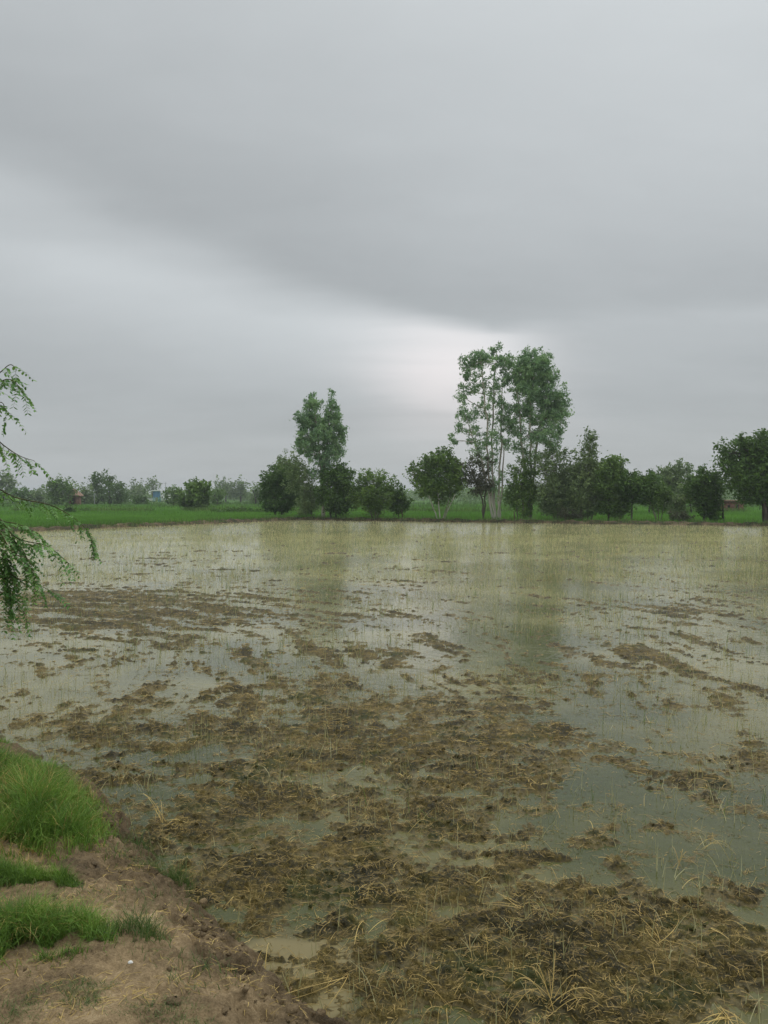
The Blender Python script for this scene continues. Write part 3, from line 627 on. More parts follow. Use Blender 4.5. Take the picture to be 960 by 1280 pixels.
def tree(name, label, cat, base, Yd, trunks, blobs, leafm, barkm, leaf=.16, asp=.5, droop=.2, dens=1.0, clr=.33, tr=.1, group=None, gz=0.05, fill=1.0, clumpn=26, depth=1.0, twigs=True, grow=1.08, tight=1.0):
    """trunks: list of px polylines; blobs: (px,py,rx,ry[,density])"""
    bx, by = base; b0 = at(bx, by, Yd); b0.z = gz
    root = empty(name, b0); tag(root, label, cat, group)
    px2m = Yd/F
    tops = []
    for tl in trunks:
        j = rng.uniform(-.3, .3)*min(1, px2m*8)
        P_ = [at(p[0], p[1], Yd+j*i) for i, p in enumerate(tl)]
        P_[0].z = gz-0.15
        pp = [P_[0]]
        for a, b in zip(P_[:-1], P_[1:]): pp += [Vector(v) for v in curve(a, b, 5, 0, .05)[1:]]
        mb = MB(); mb.tube(pp, tr*(1 if len(trunks) < 3 else .75), tr*.3, 7)
        mb.build('trunk', M[barkm], root, True); tops += pp[len(pp)//2:]
    br = MB(); Cs, Ts = [], []; limbs = []
    tp = np.array([list(v) for v in tops]) if tops else np.array([list(b0)])
    for b in blobs:
        cx, cy, rx, ry = b[:4]; dn = b[4] if len(b) > 4 else 1.0
        yo = rng.uniform(-.5, .5)*rx*px2m*depth
        c = np.array(list(at(cx, cy, Yd+yo))); rad = np.array([rx*px2m, max(rx, 3)*px2m*depth, ry*px2m])
        below = tp[tp[:, 2] < c[2]+rad[2]*.3]; src = (below if len(below) else tp); s_ = src[np.argmin(np.linalg.norm((src-c), axis=1))]
        limb = curve(s_, c, 6, .05, .12); limbs.append(limb)
        rx *= grow; ry *= grow; area = math.pi*rx*ry*px2m*px2m
        nc = max(3, int(area/(clr*clr)*1.3*dn*dens*fill))
        v = rng.normal(0, 1, (nc, 3)); v /= np.linalg.norm(v, axis=1)[:, None]; v *= rng.uniform(.25, 1, nc)[:, None]**.5; v *= np.where(rng.uniform(0, 1, nc) < .16, rng.uniform(1, 1.3, nc), 1)[:, None]
        cc = c+v*rad*.92; cc[:, 2] = np.maximum(cc[:, 2], gz+.15)
        if twigs:
            for q_ in cc[::2]:
                s0 = limb[rng.integers(2, 6)]; br.tube(curve(s0, q_, 4, .03, .1), tr*.13, tr*.03+.004, 3)
        if twigs or True:                                    # stray shoots break the outline
            ns = max(2, int(nc*.35)); v = rng.normal(0, 1, (ns, 3)); v[:, 2] = np.abs(v[:, 2])*1.2; v /= np.linalg.norm(v, axis=1)[:, None]
            b_ = c+v*rad*.95; d_ = v*.6+np.array([0, 0, .7]); ln = rng.uniform(.15, 1.0, ns)*clr*1.7
            sh = np.concatenate([b_+d_*(ln*f_)[:, None] for f_ in (.35, .7, 1.0)])
            nsh = len(sh); sc_ = np.repeat([.5, .36, .22], ns)
            kk_ = max(4, int(clumpn*.4)); of = rng.normal(0, 1, (nsh, kk_, 3))*(clr*sc_)[:, None, None]
            Cs.append((sh[:, None]+of).reshape(-1, 3)); Ts.append((np.tile(rng.uniform(0, 1, ns), 3)[:, None]*.6+rng.uniform(0, .4, (nsh, kk_))).ravel())
        k = int(clumpn*1.35*dn**.5)
        cr = clr*rng.uniform(.55, 1.15, nc)
        off = rng.normal(0, 1, (nc, k, 3))*cr[:, None, None]*np.array([.72, .72, .55])*tight
        Cs.append((cc[:, None]+off).reshape(-1, 3)); Ts.append((rng.uniform(0, 1, nc)[:, None]*.75+rng.uniform(0, .25, (nc, k))).ravel())
    for lb in limbs:
        (MBl := MB() if twigs else br).tube(lb, tr*.38, tr*.12, 5)
        if twigs: MBl.build('branch', M[barkm], root)
    if br.V: tag(br.build('twigs', M[barkm], root), kind='stuff')
    C_ = np.concatenate(Cs); k = C_[:, 2] > gz+.05
    V, Fq, T = leaf_quads(C_[k], leaf*1.35, asp, droop, np.concatenate(Ts)[k])
    tag(mesh_np('crown', V, Fq, M[leafm], T, root), kind='stuff')
    return root
def bankY(px): return float(np.interp(px, [0, 370, 960, 1000], [41, 64.5, 51.6, 50.5]))+0.5
TG = 'trees in the row on the far bank'
# left group
tree('bushy_tree', 'dark dense bushy tree at the left end of the far bank row', 'tree', (352, 640), 70, [[(352, 642), (352, 620)], [(345, 642), (340, 615)]],
     [(345, 602, 14, 13), (358, 597, 16, 16), (340, 622, 12, 16), (362, 618, 16, 20), (350, 632, 20, 8), (338, 606, 8, 8)], 'leaf_dark', 'bark_dark', .2, .55, .1, 1.5, .4, .1, TG)
tree('pale_tree', 'loose pale green sapling under the left eucalyptus, lightest foliage there', 'tree', (385, 644), 65.5, [[(384, 646), (380, 610), (368, 585)], [(390, 646), (388, 605)]],
     [(358, 580, 11, 9, .6), (372, 585, 12, 12, .6), (381, 605, 13, 18, .8), (389, 625, 14, 18, 1), (380, 638, 10, 8), (365, 600, 9, 14, .6)], 'leaf_grey', 'bark_mid', .16, .4, .5, 1.0, .33, .06, TG)
tree('eucalyptus_tree', 'tall eucalyptus with forked dark crown, alone at the left of the row', 'tree', (404, 645), 65, [[(404, 648), (402, 600), (398, 550), (392, 505)], [(403, 600), (408, 560), (414, 510)]],
     [(391, 506, 9, 12), (384, 524, 12, 12), (414, 511, 7, 13), (419, 531, 9, 13), (402, 534, 13, 11, .85), (381, 546, 13, 12, .9), (400, 550, 16, 14), (420, 553, 10, 14, .9), (374, 560, 8, 9, .8), (392, 568, 13, 10, .8), (412, 571, 11, 8, .8), (424, 568, 6, 8, .6), (405, 582, 12, 8, .8), (395, 592, 9, 7, .7), (427, 542, 5, 8, .7)],
     'leaf_euc', 'bark_pale', .21, .32, .8, 1.25, .36, .15, TG, clumpn=34, grow=1.0, fill=1.0, tight=.72)
tree('round_tree', 'dark rounded tree just right of the left eucalyptus', 'tree', (418, 643), 64, [[(420, 647), (419, 620)], [(414, 647), (410, 615)]],
     [(414, 600, 13, 13), (430, 600, 12, 14), (421, 592, 12, 9), (410, 620, 14, 16), (432, 622, 12, 16), (420, 632, 18, 10)], 'leaf_dark', 'bark_dark', .18, .5, .1, 1.5, .38, .1, TG)
tree('spreading_shrub', 'wide spreading shrub with spiky top between the round tree and the forked one', 'shrub', (468, 645), 62.5,
     [[(468, 648), (452, 615), (447, 600)], [(469, 648), (466, 600)], [(470, 648), (485, 610)], [(470, 648), (478, 625), (494, 612)], [(467, 648), (458, 630)]],
     [(453, 606, 13.6, 11.3, 0.7), (467, 600, 12.4, 10.2, 0.7), (482, 607, 13.6, 11.3, 0.7), (491, 617, 7.9, 10.2, 0.6), (447, 622, 10.2, 13.6), (462, 622, 15.8, 13.6), (480, 625, 15.8, 13.6), (466, 638, 13.6, 7.9, 0.8)], 'leaf_mid', 'bark_mid', .15, .45, 0, 1.1, .3, .06, TG)
tree('small_bush', 'small dark bush beside the wide spreading shrub', 'shrub', (499, 643), 62.5, [[(498, 647), (498, 625)]],
     [(499, 622, 8, 9), (497, 634, 10, 9), (506, 630, 5, 8)], 'leaf_dark', 'bark_dark', .15, .5, .1, 1.3, .3, .05, TG)
tree('forked_tree', 'bushy green tree on several pale splayed stems at the middle of the row', 'tree', (552, 646), 61.5,
     [[(548, 649), (540, 630), (528, 605)], [(550, 649), (548, 625), (545, 590)], [(552, 649), (560, 630), (565, 600)], [(554, 649), (564, 628), (572, 610)]],
     [(522, 598, 11, 9, .8), (515, 591, 5, 5, .6), (535, 590, 14, 15), (552, 580, 14, 13), (558, 568, 7, 5, .7), (567, 590, 11, 14), (545, 605, 18, 14), (566, 608, 12, 12), (535, 612, 14, 10), (552, 622, 14, 8, .8), (532, 576, 5, 5, .6)], 'leaf_mid', 'bark_pale', .17, .5, .1, 1.35, .35, .08, TG)
tree('sparse_tree', 'thin sparse brownish tree with dark bare branches left of the tall eucalypts', 'tree', (603, 646), 61.5,
     [[(604, 650), (603, 625), (596, 605), (588, 585)], [(603, 628), (608, 610), (600, 590)]],
     [(578, 585, 11, 10, .45), (592, 577, 12, 8, .45), (604, 585, 10, 10, .45), (585, 600, 12, 10, .6), (598, 600, 12, 10, .6), (604, 613, 10, 9, 1.0), (592, 612, 8, 6, .6), (575, 596, 6, 6, .3)], 'leaf_dry', 'bark_dark', .15, .5, .1, 1.0, .3, .08, TG)
tree('eucalyptus_tree', 'tallest eucalyptus, sparse see-through crown over several white stems', 'tree', (622, 647), 61.5,
     [[(618, 650), (611, 600), (609, 540), (604, 480), (601, 445)], [(620, 650), (616, 600), (615, 540), (617, 480), (622, 445)], [(625, 650), (624, 600), (626, 540), (628, 480)], [(617, 610), (602, 575), (590, 545)], [(623, 650), (628, 600), (630, 560)]],
     [(603, 446, 9, 8), (618, 439, 8, 5), (597, 455, 9, 9), (584, 452, 7, 8, .9), (582, 468, 7, 12, .9), (632, 452, 9, 10), (617, 455, 12, 10, .8), (632, 475, 8, 12, .8), (588, 488, 9, 9, .6), (576, 497, 6, 8, .8), (600, 480, 14, 16, .5), (620, 490, 12, 18, .5), (580, 520, 10, 10, .7), (578, 534, 8, 7, .8), (592, 530, 10, 10, .55), (605, 515, 14, 16, .5), (595, 548, 12, 8, .7), (628, 515, 8, 16, .8), (634, 535, 8, 10, 1), (612, 548, 14, 14, .55), (568, 552, 4, 3, .9), (634, 555, 7, 8, .9), (612, 572, 14, 14, .5), (622, 592, 8, 10, .4), (600, 565, 12, 8, .5), (614, 605, 10, 12, .45)],
     'leaf_euc', 'bark_pale', .2, .3, .8, 1.0, .32, .13, TG, clumpn=26, grow=1.0, tight=.72)
tree('eucalyptus_tree', 'tall full crowned eucalyptus with rounded top, right of the sparse tallest one', 'tree', (663, 647), 61,
     [[(664, 650), (663, 600), (662, 540), (664, 490), (668, 455)], [(663, 570), (675, 530), (690, 500)], [(662, 560), (650, 520), (646, 490)]],
     [(660, 452, 14, 10), (676, 455, 12, 12), (650, 466, 12, 12, .9), (668, 470, 16, 14), (685, 475, 10, 14), (645, 485, 9, 12, .7), (662, 492, 16, 14), (682, 498, 14, 14), (697, 500, 9, 14), (704, 515, 7, 9), (652, 512, 12, 12, .7), (672, 520, 15, 14, .9), (692, 525, 13, 12, .9), (700, 543, 7, 10, .7), (682, 545, 15, 11, .9), (645, 535, 9, 12, .6), (660, 548, 12, 12, .5), (690, 560, 11, 8, .6), (668, 572, 10, 10, .5), (650, 562, 7, 9, .6), (642, 518, 7, 9, .6)],
     'leaf_euc', 'bark_pale', .2, .3, .8, 1.3, .36, .15, TG, clumpn=34, grow=1.03, tight=.78)
tree('leafy_shrub', 'mid green leafy growth around the foot of the full crowned eucalyptus', 'shrub', (652, 646), 60.5, [[(655, 650), (652, 610), (648, 590)], [(648, 650), (645, 620)]],
     [(648, 592, 12, 9, .8), (657, 580, 9, 9, .7), (650, 607, 14, 11), (662, 600, 10, 14, .8), (643, 624, 12, 12), (660, 622, 12, 12), (655, 640, 10, 6)], 'leaf_mid', 'bark_mid', .16, .45, .3, 1.2, .33, .06, TG)
tree('willowy_tree', 'grey green airy tree directly right of the full crowned eucalyptus', 'tree', (697, 646), 60,
     [[(698, 650), (695, 610), (690, 570)], [(700, 650), (706, 605), (708, 580)], [(694, 650), (684, 600)]],
     [(690, 572, 14.7, 11.3, 0.7), (705, 580, 11.3, 13.6, 0.6), (680, 590, 13.6, 13.6, 0.6), (697, 597, 15.8, 13.6, 0.9), (686, 615, 15.8, 15.8), (706, 615, 15.8, 15.8), (697, 632, 20.3, 13.6), (680, 635, 9.0, 9.0)], 'leaf_grey', 'bark_mid', .17, .4, .3, 1.2, .35, .07, TG)
tree('pointed_tree', 'leafy tree with a single narrow tuft sticking up above it', 'tree', (735, 646), 59, [[(735, 650), (737, 600), (737, 555)], [(738, 650), (748, 605)], [(730, 650), (722, 605)]],
     [(737, 553, 7.9, 9.0), (736, 567, 7.9, 9.0, 0.8), (730, 580, 13.6, 10.2, 0.7), (742, 585, 10.2, 11.3, 0.7), (722, 595, 13.6, 13.6, 0.9), (742, 603, 15.8, 14.7), (726, 615, 16.9, 15.8), (745, 622, 14.7, 15.8), (733, 636, 20.3, 10.2)], 'leaf_grey', 'bark_mid', .17, .42, .2, 1.3, .34, .07, TG)
tree('leaning_tree', 'mid green tree with crown leaning right, next to the narrow tuft', 'tree', (762, 646), 58.5, [[(760, 650), (762, 615), (768, 590)]],
     [(765, 583, 12.4, 9.0), (776, 581, 5.6, 5.6, 0.7), (757, 592, 12.4, 11.3), (770, 598, 11.3, 13.6), (757, 610, 13.6, 13.6), (770, 617, 10.2, 13.6), (760, 632, 13.6, 13.6)], 'leaf_mid', 'bark_dark', .17, .5, .1, 1.3, .34, .08, TG)
tree('umbrella_tree', 'low flat topped dark tree on one thin trunk over grass', 'tree', (789, 648), 58, [[(789, 652), (790, 630), (792, 615)]],
     [(780, 607, 13.6, 10.2), (797, 604, 14.7, 9.0), (812, 607, 11.3, 10.2), (785, 620, 16.9, 10.2), (805, 620, 15.8, 10.2), (795, 612, 18.1, 11.3)], 'leaf_dark', 'bark_dark', .16, .5, .1, 1.4, .33, .08, TG)
tree('vase_shrub', 'vase shaped shrub fanning out from its base by the flat topped tree', 'shrub', (822, 647), 57.5,
     [[(822, 652), (812, 625)], [(823, 652), (822, 620)], [(824, 652), (834, 622)], [(822, 652), (817, 635), (808, 620)]],
     [(813, 622, 9.0, 10.2, 0.8), (824, 616, 11.3, 11.3, 0.9), (834, 624, 7.9, 11.3, 0.8), (822, 632, 11.3, 9.0, 0.9)], 'leaf_mid', 'bark_mid', .15, .45, .1, 1.2, .28, .05, TG)
tree('hazy_tree', 'grey green tree with flat layered top standing behind the row', 'tree', (845, 635), 85, [[(845, 640), (846, 615), (840, 595)], [(846, 618), (856, 598)]],
     [(832, 592, 9, 6), (846, 590, 12, 7), (860, 588, 8, 4, .8), (836, 604, 12, 10), (852, 604, 12, 10, .8), (838, 618, 12, 10), (822, 600, 7, 8)], 'leaf_grey', 'bark_mid', .24, .5, .1, 1.1, .45, .12, TG)
tree('broad_tree', 'broad dull green tree partly hiding the brick hut', 'tree', (900, 650), 56, [[(905, 654), (904, 630), (895, 612)], [(880, 652), (882, 625)]],
     [(880, 603, 14.7, 11.3), (891, 604, 11.3, 11.3), (870, 615, 13.6, 13.6, 0.9), (887, 617, 15.8, 13.6), (875, 630, 13.6, 11.3, 0.8), (888, 632, 11.3, 15.8), (895, 645, 6.8, 9.0, 0.8), (888, 645, 11.3, 6.8, 0.6)], 'leaf_dark', 'bark_dark', .16, .5, .1, 1.3, .33, .09, TG)
tree('large_tree', 'large dark tree cut by the right edge of the photograph', 'tree', (955, 652), 53.5, [[(956, 657), (955, 630), (950, 600), (945, 575)], [(957, 625), (972, 590)]],
     [(908, 563, 7, 9, .8), (903, 580, 7, 9, .7), (917, 570, 9, 9, .9), (925, 558, 5, 6, .7), (940, 560, 14, 12), (955, 550, 10, 9), (975, 565, 20, 18), (918, 585, 12, 9), (935, 580, 15, 12), (955, 575, 16, 14), (930, 600, 16, 13), (950, 600, 18, 16), (975, 600, 18, 20), (914, 604, 10, 7, .8), (935, 618, 16, 13), (955, 620, 16, 12), (975, 625, 14, 14), (995, 590, 16, 25)], 'leaf_dark', 'bark_dark', .17, .5, .1, 1.45, .36, .2, TG)
tree('background_tree', 'dull tree behind the row filling the gap left of the flat topped tree', 'tree', (776, 640), 78, [[(776, 642), (777, 612)]],
     [(770, 606, 12, 9), (784, 604, 11, 8), (777, 618, 16, 10), (768, 628, 12, 7)], 'leaf_mid', 'bark_dark', .22, .5, .1, 1.2, .42, .1)
tree('background_tree', 'dark tree behind the row right of the flat topped tree', 'tree', (812, 640), 80, [[(812, 642), (812, 612)]],
     [(806, 609, 11, 8), (820, 606, 10, 8), (812, 619, 16, 10), (824, 622, 10, 8)], 'leaf_dark', 'bark_dark', .22, .5, .1, 1.2, .42, .1)
tree('background_tree', 'dull tree behind the row just left of the broad dull green tree', 'tree', (864, 640), 80, [[(864, 642), (864, 612)]],
     [(858, 611, 11, 8), (870, 608, 10, 8), (864, 621, 15, 10)], 'leaf_grey', 'bark_dark', .22, .5, .1, 1.2, .42, .1)
tree('background_tree', 'dark low tree behind the row between the two tall eucalypts and the airy tree', 'tree', (716, 640), 76, [[(716, 642), (716, 618)]],
     [(712, 612, 12, 10), (724, 618, 10, 10), (713, 628, 14, 8)], 'leaf_dark', 'bark_dark', .22, .5, .1, 1.2, .42, .1)
tree('leafy_shrub', 'rounded shrub under the gap between leaning and flat topped trees', 'shrub', (774, 648), 58.5, [[(774, 651), (774, 635)], [(775, 651), (780, 632)]],
     [(770, 630, 8, 9), (779, 634, 8, 9), (774, 642, 9, 5)], 'leaf_mid', 'bark_mid', .15, .45, .1, 1.2, .28, .05)
tree('leafy_shrub', 'loose pale shrub at the foot of the grey green layered tree', 'shrub', (848, 648), 57, [[(846, 651), (844, 630)], [(849, 651), (854, 628)]],
     [(843, 627, 9, 10, .7), (855, 628, 9, 9, .7), (849, 640, 11, 7, .8)], 'leaf_grey', 'bark_mid', .15, .45, .1, 1.1, .28, .05)
tree('low_bush', 'low scrubby bush on the bund between pointed and leaning trees', 'shrub', (700, 650), 58, [[(712, 651), (712, 640)]],
     [(705, 644, 8, 5), (715, 645, 7, 4), (722, 646, 6, 3)], 'leaf_dry', 'bark_dark', .12, .45, 0, 1.0, .22, .03)
tree('low_bush', 'low scrubby bush under the broad dull green tree', 'shrub', (850, 650), 55, [[(850, 653), (850, 645)]],
     [(846, 647, 9, 5), (858, 649, 7, 4)], 'leaf_dry', 'bark_dark', .12, .45, 0, 1.0, .22, .03)

# far things on the left horizon
FG = 'far trees on the left horizon'
def far(label, px, base_y, Yd, blobs, lm, name='distant_tree', bm='bark_dark', **kw):
    by = base_y; cx = px
    tree(name, label, 'tree', (cx, by), Yd, [[(cx, by+1), (cx+rng.uniform(-1, 1), (by+blobs[0][1])/2), (blobs[0][0], blobs[0][1])]], blobs, lm, bm, leaf=max(.3, .0021*Yd), asp=.6, dens=kw.get('dens', 1.5), clr=.0052*Yd, tr=.0013*Yd, group=FG, clumpn=18, gz=0.0, depth=.9, twigs=False)
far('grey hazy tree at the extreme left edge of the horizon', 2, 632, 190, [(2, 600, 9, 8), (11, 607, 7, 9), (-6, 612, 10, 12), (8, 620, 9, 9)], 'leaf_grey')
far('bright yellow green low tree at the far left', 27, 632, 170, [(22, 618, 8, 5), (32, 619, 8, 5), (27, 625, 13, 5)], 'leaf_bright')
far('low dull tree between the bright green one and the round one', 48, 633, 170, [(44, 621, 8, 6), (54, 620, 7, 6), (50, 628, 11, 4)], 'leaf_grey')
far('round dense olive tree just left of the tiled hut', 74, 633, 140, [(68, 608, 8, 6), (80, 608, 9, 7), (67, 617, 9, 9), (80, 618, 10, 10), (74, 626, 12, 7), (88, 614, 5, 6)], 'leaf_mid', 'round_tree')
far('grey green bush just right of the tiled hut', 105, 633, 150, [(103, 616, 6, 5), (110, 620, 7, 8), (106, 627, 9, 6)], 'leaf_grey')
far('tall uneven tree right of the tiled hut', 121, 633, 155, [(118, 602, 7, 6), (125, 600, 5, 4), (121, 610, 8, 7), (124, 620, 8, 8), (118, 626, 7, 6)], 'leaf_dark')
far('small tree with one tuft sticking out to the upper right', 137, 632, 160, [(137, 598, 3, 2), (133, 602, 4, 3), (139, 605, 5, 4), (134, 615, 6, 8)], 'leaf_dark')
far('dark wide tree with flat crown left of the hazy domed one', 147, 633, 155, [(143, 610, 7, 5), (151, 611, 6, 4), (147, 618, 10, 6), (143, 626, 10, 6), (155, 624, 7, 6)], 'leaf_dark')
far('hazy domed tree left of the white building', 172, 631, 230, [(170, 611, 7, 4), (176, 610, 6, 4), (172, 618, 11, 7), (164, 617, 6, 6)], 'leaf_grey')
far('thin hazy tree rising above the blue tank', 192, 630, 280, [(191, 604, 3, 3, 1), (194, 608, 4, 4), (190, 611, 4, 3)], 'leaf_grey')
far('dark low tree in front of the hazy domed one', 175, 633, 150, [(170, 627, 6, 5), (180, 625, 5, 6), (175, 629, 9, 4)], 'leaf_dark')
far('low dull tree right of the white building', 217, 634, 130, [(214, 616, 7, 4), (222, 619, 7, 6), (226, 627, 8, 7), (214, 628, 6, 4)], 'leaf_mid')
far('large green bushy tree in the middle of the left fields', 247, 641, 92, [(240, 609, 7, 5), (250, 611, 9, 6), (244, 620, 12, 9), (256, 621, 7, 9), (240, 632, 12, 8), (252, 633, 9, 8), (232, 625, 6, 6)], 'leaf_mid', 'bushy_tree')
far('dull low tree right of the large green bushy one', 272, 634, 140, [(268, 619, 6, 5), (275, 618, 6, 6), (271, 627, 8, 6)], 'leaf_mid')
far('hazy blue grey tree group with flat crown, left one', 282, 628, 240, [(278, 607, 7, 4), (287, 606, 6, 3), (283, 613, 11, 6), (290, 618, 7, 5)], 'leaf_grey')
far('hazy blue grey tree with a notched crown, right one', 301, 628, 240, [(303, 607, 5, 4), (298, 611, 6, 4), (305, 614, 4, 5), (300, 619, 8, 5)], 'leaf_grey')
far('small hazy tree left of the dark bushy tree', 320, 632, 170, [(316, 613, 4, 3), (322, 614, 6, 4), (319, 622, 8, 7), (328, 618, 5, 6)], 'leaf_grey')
for px, py, r_, lab, lm in ((273, 641, 6, 'small light green bush left of the dark one on the field bund', 'leaf_bright'), (287, 641, 8, 'largest dark bush on the field bund', 'leaf_dark'), (302, 642, 6, 'olive bush on the field bund right of the dark one', 'leaf_mid'),
                          (317, 643, 6, 'pale low bush on the field bund between two darker bushes', 'leaf_bright'), (336, 642, 6, 'dark bush on the field bund nearest the bushy tree', 'leaf_dark'), (88, 638, 5, 'small bush in the field below the tiled hut', 'leaf_dark')):
    tree('field_bush', lab, 'bush', (px, py+2), 84, [[(px, py+3), (px, py)]], [(px-2, py, r_, 3.4), (px+3, py+1, r_*.7, 3)], lm, 'bark_dark', .2, .5, 0, 1.4, .28, .04, 'bushes on the field bund', twigs=False)

# hazy wood far off behind the row
nW = 560; Vw = []
xw = np.concatenate([rng.uniform(-180, 250, nW), rng.uniform(20, 260, nW//2)]); yw = np.concatenate([rng.uniform(290, 360, nW), rng.uniform(220, 290, nW//2)])
Cw, Tw = [], []
hw = 4.8+2.2*fbm(xw*0.02, yw*0.02, 3, 200)+rng.uniform(-1, 1, len(xw))-1.8*(xw < -30)
hw = np.maximum(hw, 1.8)
for a, b, h in zip(xw, yw, hw):
    k = 60; c = np.stack([a+rng.normal(0, 2.3, k), b+rng.normal(0, 2.3, k), np.abs(rng.normal(h*.55, h*.24, k))], -1); Cw.append(c); Tw.append(np.full(k, rng.uniform(.1, .9))*.7+rng.uniform(0, .3, k))
V, Fq, T = leaf_quads(np.concatenate(Cw), 1.1, .6, 0, np.concatenate(Tw))
tag(mesh_np('distant_wood', V, Fq, M['leaf_mid'], T), 'hazy far-off tree line along the horizon', kind='stuff')

# ---------------------------------------------------------------- huts, buildings, poles
def hut():
    Yd = 143; c = at(93, 631, Yd); c.z = 0
    r = empty('tiled_hut', c); tag(r, 'small brick hut with stepped conical clay roof behind the round olive tree', 'hut')
    s = Yd/F
    b = MB(); w_, d_, h_ = 12*s, 10*s, 2.0
    t_ = .22
    b.box((c.x, c.y+d_/2, h_/2), (w_, t_, h_)); b.box((c.x-w_/2, c.y, h_/2), (t_, d_-t_, h_)); b.box((c.x+w_/2, c.y, h_/2), (t_, d_-t_, h_))
    b.box((c.x-w_*.36, c.y-d_/2, h_/2), (w_*.28, t_, h_)); b.box((c.x+w_*.32, c.y-d_/2, h_/2), (w_*.36, t_, h_)); b.box((c.x-w_*.04, c.y-d_/2, h_*.92), (w_*.36, t_, h_*.16))
    b.build('wall', M['brick'], r)
    d = MB(); d.box((c.x-w_*.04, c.y-d_/2+.05, h_*.42), (w_*.34, .06, h_*.84)); d.build('door', M['dark'], r)
    z = h_
    for k, (ra, rb, hh) in enumerate(((11*s, 8.8*s, .45), (8.6*s, 6.4*s, .45), (6.2*s, .6*s, .75))):
        q_ = MB(); th_ = np.linspace(0, 2*np.pi, 17)[:-1]; V = []
        for rr, zz in ((ra, z), (ra, z+.1), (rb, z+hh), (rb*.98, z+hh-.02)): V += [(c.x+rr*math.cos(t), c.y+rr*math.sin(t), zz) for t in th_]
        Fq = [(a*16+i, a*16+(i+1) % 16, (a+1)*16+(i+1) % 16, (a+1)*16+i) for a in range(3) for i in range(16)]
        Fq += [(0, 5, 10, 15)]
        q_.add(V, Fq); q_.build('roof_tier', M['tile'], r); z += hh-.12
hut()
def house(px, pyb, Yd, wpx, hpx, name, label, cat, wm, roof, door, gz=0.0):
    c = at(px, pyb, Yd); c.z = gz; s = Yd/F; w_, h_ = wpx*s, hpx*s; d_ = w_*.8; t_ = .25
    r = empty(name, c); tag(r, label, cat)
    b = MB(); x, y, z = c.x, c.y, gz
    b.box((x, y+d_/2, z+h_/2), (w_, t_, h_)); b.box((x-w_/2, y, z+h_/2), (t_, d_-t_-.01, h_)); b.box((x+w_/2, y, z+h_/2), (t_, d_-t_-.01, h_))
    dx = door*w_; dw = w_*.16; dh = h_*.72; L = x-w_/2-t_/2; Rr = x+w_/2+t_/2; dl = x+dx-dw/2; dr = x+dx+dw/2
    b.box(((L+dl)/2, y-d_/2, z+h_/2), (dl-L, t_, h_)); b.box(((Rr+dr)/2, y-d_/2, z+h_/2), (Rr-dr, t_, h_)); b.box(((dl+dr)/2, y-d_/2, z+(h_+dh)/2), (dw-.004, t_-.01, h_-dh))
    b.build('wall', wm, r)
    e = MB(); e.box(((dl+dr)/2, y-d_/2+.06, z+dh/2), (dw-.02, .06, dh-.02)); e.build('door', M['dark'], r)
    wi = MB(); wi.box((x-dx*1.1-.2, y-d_/2-t_/2-.01, z+h_*.58), (dw*.9, .05, h_*.26)); wi.build('window', M['dark'], r)
    f = MB(); f.box((x, y, z+h_+.09), (w_+.7, d_+.7, .18)); f.build('roof', roof, r); return r
house(913, 641, 88, 22, 15, 'brick_hut', 'red brick hut with dark doorway half hidden behind the large right tree', 'hut', M['brick'], M['tile'], .18)
house(207, 630, 260, 10, 10, 'white_building', 'small white building far off on the left horizon', 'building', M['white'], M['white'], .2)
house(178, 631, 262, 26, 4.5, 'long_shed', 'long pale low shed left of the small white building', 'building', M['white'], M['grey'], .1)
# blue tank on a stand
c = at(196, 630, 250); c.z = 0; r = empty('water_tank', c); tag(r, 'blue water tank with white rim on a stand far off', 'tank'); s = 250/F
b = MB(); b.tube([(c.x, c.y, 1.6), (c.x, c.y, 3.7)], 4.5*s, 4.5*s, 12); b.build('tank_body', M['blue'], r)
b = MB(); b.box((c.x, c.y, 3.75), (10.5*s, 10.5*s, .35)); b.build('rim', M['white'], r)
for i, j in ((-1, -1), (1, -1), (1, 1), (-1, 1)):
    b = MB(); b.box((c.x+i*3.4*s, c.y+j*3.4*s, .8), (.25, .25, 1.6)); b.build('leg', M['teal'], r)
for px, yt, yb, Yd, lab in ((118, 611, 633, 150, 'pale slim pole standing in front of the tall uneven tree'), (207, 603, 630, 240, 'hazy thin pole above the small white building, left one'), (34, 611, 633, 180, 'thin pole behind the bright green tree at far left')):
    c = at(px, yb, Yd); c.z = 0; tz = at(px, yt, Yd).z
    r = empty('utility_pole', c); tag(r, lab, 'pole', 'poles on the left horizon')
    b = MB(); b.tube([(c.x, c.y, 0), (c.x, c.y, tz)], .1, .07, 7); b.build('pole', M['grey'], r)
    b = MB(); b.box((c.x, c.y-.08, tz-.3), (1.1, .08, .08)); b.build('crossarm', M['grey'], r)
for px, yt, lab in ((502.5, 637, 'short thin stake standing on the bund right of the small dark bush'), (643, 639, 'short thin stake standing left of the full crowned eucalyptus'), (706, 641, 'short weathered stake under the grey green airy tree')):
    Yd = bankY(px); c = at(px, 650, Yd); c.z = .05; tz = at(px, yt, Yd).z
    b = MB(); b.tube([(c.x, c.y, 0), (c.x+.02, c.y, (tz)/2), (c.x-.03, c.y, tz)], .045, .035, 7)
    tag(b.build('wooden_stake', M['wood'], None, True), lab, 'stake', 'wooden stakes on the far bund')

